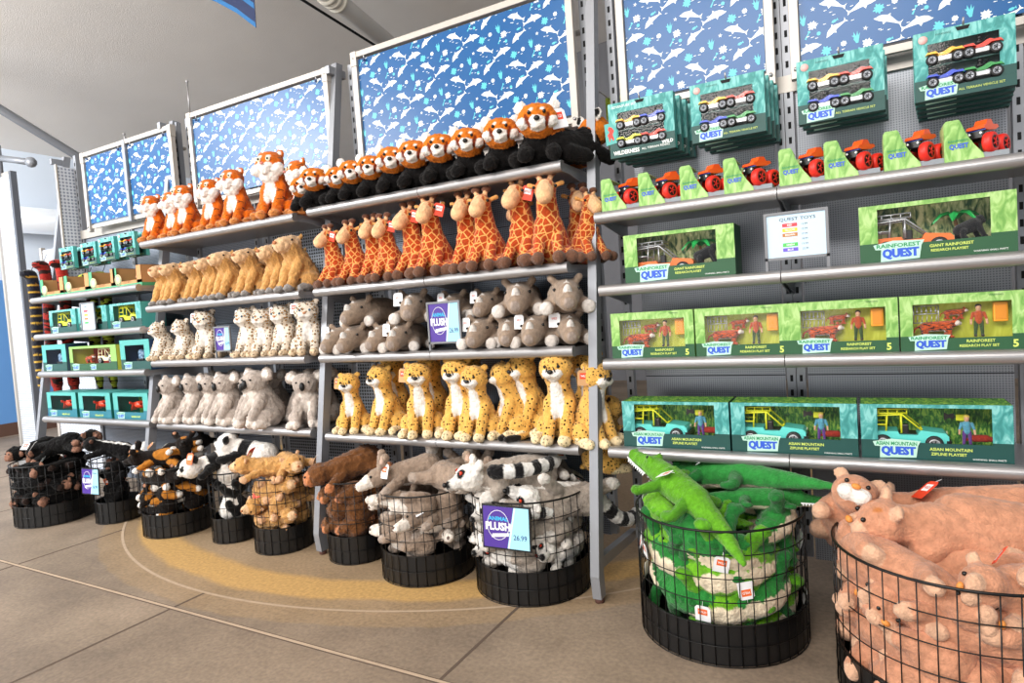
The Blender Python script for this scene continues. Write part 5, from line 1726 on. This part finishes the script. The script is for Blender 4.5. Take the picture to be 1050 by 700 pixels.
# two lime packs seen through the gap beside the tall post
pk = thing('toy_pack', 'small lime toy pack hanging behind the post, upper one', 'toy pack', (-.885, 2.60, 1.80))
b = MB(); b.box(-.035, .035, 0, .03, 0, .09, mat('pack_lime', '#bcd23a', .5)); b.box(-.028, .028, -.001, 0, -.0, .035, mat('pack_amber', '#d8a41c', .4)); b.build('card', pk)
b = MB(); b.ell((0, -.004, -.03), (.026, .02, .028), mat('blister_dark', '#22262a', .2), 12); b.build('blister', pk)
b = MB(); b.tube([(-.018, -.205, .085), (-.018, 0, .085), (0, .02, .085)], .003, METAL, 6); b.build('peg', pk)
dup(pk, (-.882, 2.60, 1.665), label='small lime toy pack hanging behind the post, lower one')

# ------------------------------------------------------------------ far left rack: boxed toys
ZB = [z + .0125 for z in (1.287, 1.058, .824, .540)]


def kraft_box():
    r = thing('toy_box', 'x', 'toy box')
    w, h, d = .27, .115, .20
    b = MB(); t = .002
    b.box(0, w, d - t, d, 0, h, KR); b.box(0, t, 0, d, 0, h, KR); b.box(w - t, w, 0, d, 0, h, KR); b.box(0, w, 0, d, 0, t, KR)
    b.box(0, w, 0, t, 0, .035, KR); b.box(0, .035, 0, t, 0, h, mat('kraft_green', '#4aa074', .6)); b.box(w - .045, w, 0, t, 0, h, KR); b.box(w - .045, w, 0, d, h - t, h, KR)
    b.box(-.0005, w + .0005, -.0006, d, 0, .018, mat('kraft_green', '#4aa074', .6))
    b.lathe([(0, -.002), (.032, -.002), (.032, 0)], .05, .045, mat('badge_cream', '#d9c9a0', .6), 20, 'y')
    b.lathe([(.022, -.0025), (.026, -.0025), (.026, -.002)], .05, .045, mat('kraft_green', '#4aa074', .6), 20, 'y')
    part_mesh(r, 'carton', b)
    part_mesh(r, 'toy_figure', toy_figure('explorer', '#c8342a', '#3f8fd0', '#b5742c'), (.15, .06, .018), (0, 0, 0), 1.0)
    v = MB(); v.prism([(-.05, 0), (-.05, .03), (-.02, .045), (.02, .045), (.05, .028), (.05, 0)], -.02, .02, mat('toy_lime', '#b7cf2a', .4))
    v.box(-.02, .02, -.021, .021, .03, .042, BLACK)
    vo = part_mesh(r, 'toy_vehicle', v, (.15, .11, .018), (0, 0, 0), 1.2)
    for x in (-.03, .03):
        part_mesh(vo, 'wheel', wheel_mesh(RUB, SILV), (x, -.024, .008), (0, 0, 0), .7)
    lettering(r, lambda b: b.text('ECO SET', .10, .010 + .012, .012, -.0012, mat('kraft_ink', '#6b4a28', .7)))
    return r


p = kraft_box()
for i, x in enumerate((-4.50, -4.22, -3.95, -3.70)):
    q = p if i == 0 else dup(p)
    q.location = (x, 2.07, ZB[0]); q['label'] = 'brown card tray box with green base and toy figure, ' + (nth(i) if i < 3 else 'rightmost'); q['group'] = 'brown card toy trays'


def small_box(kind):
    r = thing('toy_box', 'x', 'toy box')
    if kind == 'jeep':
        w, h, d = .30, .145, .14
        carton(r, w, h, d, (.035, w - .05, .040, h - .012), J_MINT, TEALD, TEALC, J_GRN)
        jeep(r, mat('toy_lime_paint', '#c6d82c', .4), mat('toy_yellow', '#dfe329'), (.125, .06, .03), 1.05)
        lettering(r, lambda b: quest_logo(b, .03, .008, .06, -.0016))
    elif kind == 'rock':
        w, h, d = .28, .17, .13
        carton(r, w, h, d, (.045, w - .05, .05, h - .03), TEALC, TEALD, mat('side_navy', '#243f66', .5), mat('cave_print', '#18302f', .6))
        b = MB(); rr = random.Random(3)
        for k in range(6): b.ell((rr.uniform(-.02, .02), rr.uniform(-.01, .01), rr.uniform(.01, .05)), (.022, .018, .02), mat('toy_slate_blue', '#5f7f9c', .4), 10)
        b.box(-.03, .03, -.02, .02, 0, .012, BLACK, .003)
        part_mesh(r, 'toy_boulder', b, (.13, .05, .05))
        lettering(r, lambda b: quest_logo(b, .04, .010, .06, -.0016))
    elif kind == 'camp':
        w, h, d = .50, .15, .14
        carton(r, w, h, d, (.035, w - .06, .045, h - .014), LIME, LIMED, mat('side_yellow', '#d8dd4a', .5), mat('camp_red_print', '#a7352a', .6))
        jeep(r, mat('toy_cream', '#efe3b8', .4), mat('toy_cream', '#efe3b8', .4), (.34, .06, .04), 1.0)
        part_mesh(r, 'toy_tiger', toy_beast('tiger'), (.13, .05, .044), (0, 0, 0), .75)
        lettering(r, lambda b: quest_logo(b, .035, .010, .06, -.0016), lambda b: quest_logo(b, .23, .010, .05, -.0016))
    else:
        w, h, d = .34, .155, .15
        carton(r, w, h, d, (.045, w - .05, .045, h - .02), TEALC, mat('teal_blue', '#1d6f80', .5), mat('side_teal', '#1a6b60', .5), J_GRN)
        b = MB(); og = mat('crab_orange', '#e8431f', .4)
        b.ell((0, 0, .035), (.045, .03, .022), og, 14)
        for s in (-1, 1):
            for k in range(4):
                b.tube([(s * .03, -.01 + .01 * k, .035), (s * (.055 + .004 * k), -.015 + .012 * k, .045), (s * (.066 + .004 * k), -.02 + .012 * k, .002)], [.006, .005, .002], og, 6)
            b.tube([(s * .03, -.02, .04), (s * .05, -.035, .05), (s * .03, -.045, .055)], [.006, .008, .004], og, 6)
        part_mesh(r, 'toy_crab', b, (.17, .06, .045))
        lettering(r, lambda b: quest_logo(b, .04, .008, .06, -.0016), lambda b: b.text('RESEARCH SET', .17, .015, .010, -.0016, YTXT, bold=.02))
    return r


p = small_box('jeep')
for i, x in enumerate((-4.43, -4.10, -3.765)):
    q = p if i == 0 else dup(p)
    q.location = (x, 2.07, ZB[1]); q['label'] = 'teal box with lime toy jeep, ' + ('leftmost', 'middle one behind the small sign', 'rightmost')[i] + ', far left rack'; q['group'] = 'teal jeep boxes on the far left rack'
p = small_box('rock')
p.location = (-4.56, 2.07, ZB[2]); p['label'] = 'teal box with slate blue boulder toy, left of lime box'
dup(p, (-3.70, 2.07, ZB[2]), label='teal box with slate blue boulder toy, right of the lime box')
p = small_box('camp'); p.location = (-4.24, 2.07, ZB[2]); p['label'] = 'wide lime and yellow box with red backdrop and cream jeep'
p = small_box('crab')
for i, x in enumerate((-4.56, -4.19, -3.82)):
    q = p if i == 0 else dup(p)
    q.location = (x, 2.07, ZB[3]); q['label'] = 'teal box with orange toy on leafy backdrop, ' + ('leftmost', 'middle', 'rightmost')[i] + ' on the lowest shelf'; q['group'] = 'teal boxes with orange toy'

# ------------------------------------------------------------------ signs
PUR, SKY = mat('sign_purple', '#4a2f8f', .35), mat('sign_sky', '#9fdcf2', .35)
FRM = mat('sign_frame_grey', '#77797d', .45, .2)
GRY = mat('sign_ink_grey', '#3d4854', .5)


def plush_art(b, w, h, y, price='26.99'):
    b.rect(0, w, 0, h, y, SKY)
    b.sheet([(0, 0), (w * .52, 0), (w * .68, h), (0, h)], y - .0003, PUR)
    b.sheet([(w * .535, 0), (w * .56, 0), (w * .72, h), (w * .695, h)], y - .0003, WHT)
    b.tube([(w * (.33 + .24 * math.cos(t)), y - .0006, h * (.55 + .36 * math.sin(t))) for t in [2 * math.pi * k / 20 for k in range(20)]], .0011, WHT, 4, closed=True)
    b.text('ANIMAL', w * .12, h * .66, h * .10, y - .0012, mat('sign_cyan', '#38b6e8', .4), w=w * .44, bold=.03)
    b.text('PLUSH', w * .05, h * .42, h * .20, y - .0014, WHT, w=w * .56, bold=.04)
    b.sheet([(w * .18, h * .24), (w * .56, h * .30), (w * .58, h * .38), (w * .20, h * .33)], y - .0012, WHT)
    b.text(price, w * .66, h * .22, h * .13, y - .0006, mat('sign_navy', '#26407a', .5), w=w * .29, bold=.01)


def shelf_sign(label, x, z, w, h, art, y=2.052, stand=.0, rot=(0, 0, 0)):
    r = thing('price_sign', label, 'sign', (x, y, z), rot)
    f = MB(); t = .008
    f.box(-t, w + t, 0, .008, stand - t, stand, FRM); f.box(-t, w + t, 0, .008, stand + h, stand + h + t, FRM)
    f.box(-t, 0, 0, .008, stand, stand + h, FRM); f.box(w, w + t, 0, .008, stand, stand + h, FRM)
    f.box(-t, w + t, .006, .008, stand, stand + h, FRM)
    if stand > .01:
        f.box(-t, 0, 0, .008, 0, stand, FRM); f.box(w, w + t, 0, .008, 0, stand, FRM)
    f.box(-t, w + t, -.002, .05, -.0, .004, FRM)
    f.build('frame', r)
    a = MB()
    art(a, w, h, .004)
    o = a.build('printed_card', r)
    o.location = (0, 0, stand)
    return r


shelf_sign('purple and blue plush price sign in front of the rhinoceroses', -1.515, .8835, .142, .150, lambda b, w, h, y: plush_art(b, w, h, y), stand=.040)
shelf_sign('small purple and blue price sign between the leopard cubs', -2.835, .8835, .105, .110, lambda b, w, h, y: plush_art(b, w, h, y), stand=.045)


def quest_art(b, w, h, y):
    b.rect(0, w, 0, h, y, mat('sign_pale_blue', '#c3def2', .4))
    b.text('QUEST TOYS', w * .53, h * .83, h * .09, y - .0005, GRY, w=w * .62, bold=.01, align='c')
    rows = (('#e8424a', 'RED', '16.99'), ('#f0c62c', 'YELLOW', '12.99'), ('#b5763a', 'BROWN', '17.99'), ('#f0c9c9', 'PINK', '18.99'), ('#4fbf57', 'GREEN', '15.99'), ('#6a55c8', 'BLUE', '22.99'))
    for i, (c, t, pr) in enumerate(rows):
        z = h * (.70 - .115 * i)
        b.rect(w * .27, w * .53, z, z + h * .085, y - .0004, mat('bar_' + t.lower(), c, .5))
        b.text(t, w * .40, z + h * .022, h * .042, y - .0008, WHT, align='c', bold=.02)
        b.text(pr, w * .60, z + h * .02, h * .045, y - .0005, GRY)


def mini_art(b, w, h, y):
    b.rect(0, w, 0, h, y, mat('sign_pale_blue', '#c3def2', .4))
    b.text('QUEST TOYS', w * .5, h * .84, h * .075, y - .0005, GRY, w=w * .66, bold=.01, align='c')
    for i, c in enumerate(('#e8424a', '#f0c62c', '#b5763a', '#4fbf57')):
        b.rect(w * .2, w * .5, h * (.68 - .15 * i), h * (.76 - .15 * i), y - .0004, mat('bar_' + c[1:], c, .5))
        b.text('14.99', w * .6, h * (.69 - .15 * i), h * .06, y - .0005, GRY)


shelf_sign('grey framed pale blue toy price list between the two jeep boxes', -.246, 1.0855, .158, .125, quest_art, stand=.045, y=2.05)
shelf_sign('small pale blue price list sign on the far left rack', -4.02, 1.0705, .135, .150, mini_art, stand=.012, y=2.045)


def hung_sign(label, x, y, z, w, h, rz, price, rx=-.06):
    r = thing('price_sign', label, 'sign', (x, y, z), (rx, 0, rz))
    f = MB(); t = .006
    f.box(-t, w + t, -.001, .005, -t, h + t, BLACK, .0008)
    for q in (w * .2, w * .8):
        f.tube([(q, .004, h), (q, .004, h + .014), (q, .014, h + .012), (q, .014, h - .002)], .0014, WIRE, 6)
    f.build('frame', r)
    a = MB(); plush_art(a, w, h, -.0016, price)
    a.build('printed_card', r)
    return r


hung_sign('purple and blue plush price sign hooked on the lemur basket', -1.178, 1.822, .222, .175, .140, .03, '26.99')
hung_sign('purple and blue price sign hooked on the narrow black-plush basket', -3.835, 1.868, .175, .135, .135, .1, '16.99')

# ------------------------------------------------------------------ hanging plush snakes at the far left end
SN1 = plush_mat('snake_red_pattern', '#2a0f0d', 26, .5, 'stripes', fine=.6)
SN2 = plush_mat('snake_band_pattern', fine=.6)


def snake(label, x, y, z1, z0, col, banded, group):
    P, PT = [], []
    n = int((z1 - z0) / .05)
    for k in range(n):
        a = (x + .012 * math.sin(k * .5), y, z1 - k * .05); b_ = (x + .012 * math.sin((k + 1) * .5), y, z1 - (k + 1) * .05)
        r0 = .034 if k < n - 4 else .034 * (n - k) / 4
        P.append(K(tuple(np.subtract(a, (x, y, z0))), tuple(np.subtract(b_, (x, y, z0))), r0, r0, col, 1.))
        if banded: PT.append(E(tuple(np.subtract(a, (x, y, z0))), (.05, .05, .007), '#c9a03a', 0))
    P.append(E((0, -.02, z1 - z0 + .02), (.036, .05, .03), col, 1.))
    me = plush_mesh('snake_body', P, PT, SN2 if banded else SN1, .009, .001, 0, 2)
    r = thing('plush_snake', label, 'stuffed animal', (x, y, z0), group=group)
    o = bpy.data.objects.new('body', me); C.objects.link(o); o.parent = r
    for s in (-1, 1): bead('eye', r, (s * .024, -.05, z1 - z0 + .035), .006, EYE)
    h = MB(); h.tube([(0, 0, z1 - z0 + .04), (0, .02, z1 - z0 + .09)], .002, WIRE, 6); h.build('hanging_loop', r)
    return r


snake('long black plush snake with thin yellow bands, hanging at far left', -4.70, 2.12, 1.45, .60, '#1b1d26', True, None)
snake('long red and black patterned plush snake next to the yellow-banded one', -4.60, 2.15, 1.50, .55, '#8f221b', False, None)
snake('red patterned plush snake hanging closest to the lime boxes', -4.50, 2.20, 1.50, .58, '#a82a20', False, None)
snake('yellow green plush snake hanging behind the boxes, left one', -4.38, 2.30, 1.40, .60, '#b8c23c', False, 'green snakes behind the boxes')
snake('yellow green plush snake hanging behind the boxes, right one', -4.22, 2.30, 1.40, .60, '#b8c23c', False, 'green snakes behind the boxes')

# ------------------------------------------------------------------ background: screens, ducts, pennant
MESHW = perforated('white_perforated_sheet', '#d4d9e2', '#8e97a8', .022, .33, .5, .1)
s1 = thing('perforated_screen', 'tall white perforated metal screen standing at the left edge', 'screen', (-7.2, 3.05, 0))
b = MB(); b.box(-.05, .25, 0, .02, .03, 2.62, MESHW); b.build('perforated_sheet', s1)
b = MB(); b.box(.25, .29, -.02, .03, 0, 2.64, mat('screen_edge', '#5c6068', .5)); b.box(-.08, -.05, -.02, .03, 0, 2.64, POSTW); b.box(-.05, .25, -.005, .025, 2.62, 2.65, POSTW); b.build('edge_frame', s1)
b = MB(); b.tube([(.05, .0, 2.62), (.05, 0, 2.92)], .03, POST, 8); b.tube([(.05, 0, 2.80), (.40, .1, 2.72)], .03, POST, 8); b.ell((.42, .1, 2.715), .05, POST, 10); b.build('top_bracket', s1)
s2 = thing('perforated_screen', 'white perforated panel standing behind the hanging snakes', 'screen', (-5.35, 2.65, 0))
b = MB(); b.box(-.32, .30, 0, .015, .03, 1.75, MESHW); b.build('perforated_sheet', s2)
b = MB(); b.box(-.35, -.32, -.01, .02, 0, 1.77, POSTW); b.box(.30, .33, -.01, .02, 0, 1.77, POSTW); b.build('edge_frame', s2)
s3 = thing('perforated_screen', 'white perforated end panel beside the first slanted post', 'screen', (-4.56, 2.32, 1.30))
b = MB(); b.box(-.06, .14, -.012, 0, .0, .86, MESHW); b.build('perforated_sheet', s3).rotation_euler = (0, 0, math.pi / 2)
b = MB(); b.box(-.002, .016, -.07, -.06, 0, .87, POSTW); b.build('edge_frame', s3)

d = MB(); d.tube([(-8.28, 3.3, 2.42), (-8.28, 7.6, 2.42)], .15, mat('duct_white', '#d9dde2', .3, .2), 24)
for y in (4.2, 5.4, 6.6): d.tube([(-8.28, y, 2.42), (-8.28, y + .04, 2.42)], .158, mat('duct_white', '#d9dde2'), 24)
d.build('wall_duct', label='white horizontal duct running along the pale left wall', cat='duct')
d = thing('ceiling_pipe', 'large white pipe with a collar running under the ceiling', 'pipe', (-4.05, 4.4, 3.92))
b = MB(); b.tube([(.45, -2.2, .02), (0, 0, 0), (-.75, 3.5, -.02)], .085, mat('pipe_white', '#cdcac4', .4), 20); b.build('pipe_run', d)
b = MB()
for o_ in (-.09, -.02, .06):
    b.tube([(-.2 * o_, o_, 0), (-.2 * (o_ + .035), o_ + .035, 0)], .108, mat('pipe_cream', '#e6dfcf', .4), 20)
b.build('collar', d)
b = MB(); b.tube([(-.12, -2.0, .08), (-.12 - .6, 3.4, .04)], .014, DARK, 6); b.build('cable', d)

pn = thing('pennant_banner', 'navy pennant with light blue stripes hanging from the ceiling', 'banner', (-3.67, 3.2, 3.13))
b = MB()
NB, LB = mat('pennant_navy', '#14244c', .7), mat('pennant_blue', '#1d6399', .7)
edge = [(0, 0), (-.18, .15), (-.39, .29), (-.63, .42), (-.83, .50)]
b.prism(edge + [(-.83, 1.0), (.03, 1.0)], 0, .004, NB)
for off, wd in ((.0, .035), (.13, .04)):
    b.sheet([(x, z + off) for x, z in edge] + [(x, z + off + wd) for x, z in reversed(edge)], -.0008, LB)
b.build('cloth', pn)
b = MB(); b.tube([(-.85, .002, 1.0), (.05, .002, 1.0)], .008, POST, 8); b.tube([(-.7, .002, 1.0), (-.7, .002, 1.12)], .003, WIRE, 6); b.tube([(-.05, .002, 1.0), (-.05, .002, 1.14)], .003, WIRE, 6); b.build('hanging_rod', pn)
for i, (x, z0, z1, w) in enumerate(((-3.203, 2.22, 2.40, 'beside the tiger header sign'), (-3.83, 2.19, 2.235, 'on the far left header sign'))):
    b = MB(); b.tube([(0, 0, 0), (0, 0, z1 - z0)], .004, METAL, 6); b.ell((0, 0, z1 - z0), .008, METAL, 8)
    b.build('sprinkler_rod', label='thin upright metal rod ' + w, cat='rod', loc=(x, 2.29, z0))

# remove first copies that were never placed
for k, (r, u) in list(PROTO.items()):
    if not u:
        for ch in list(r.children): bpy.data.objects.remove(ch)
        bpy.data.objects.remove(r)
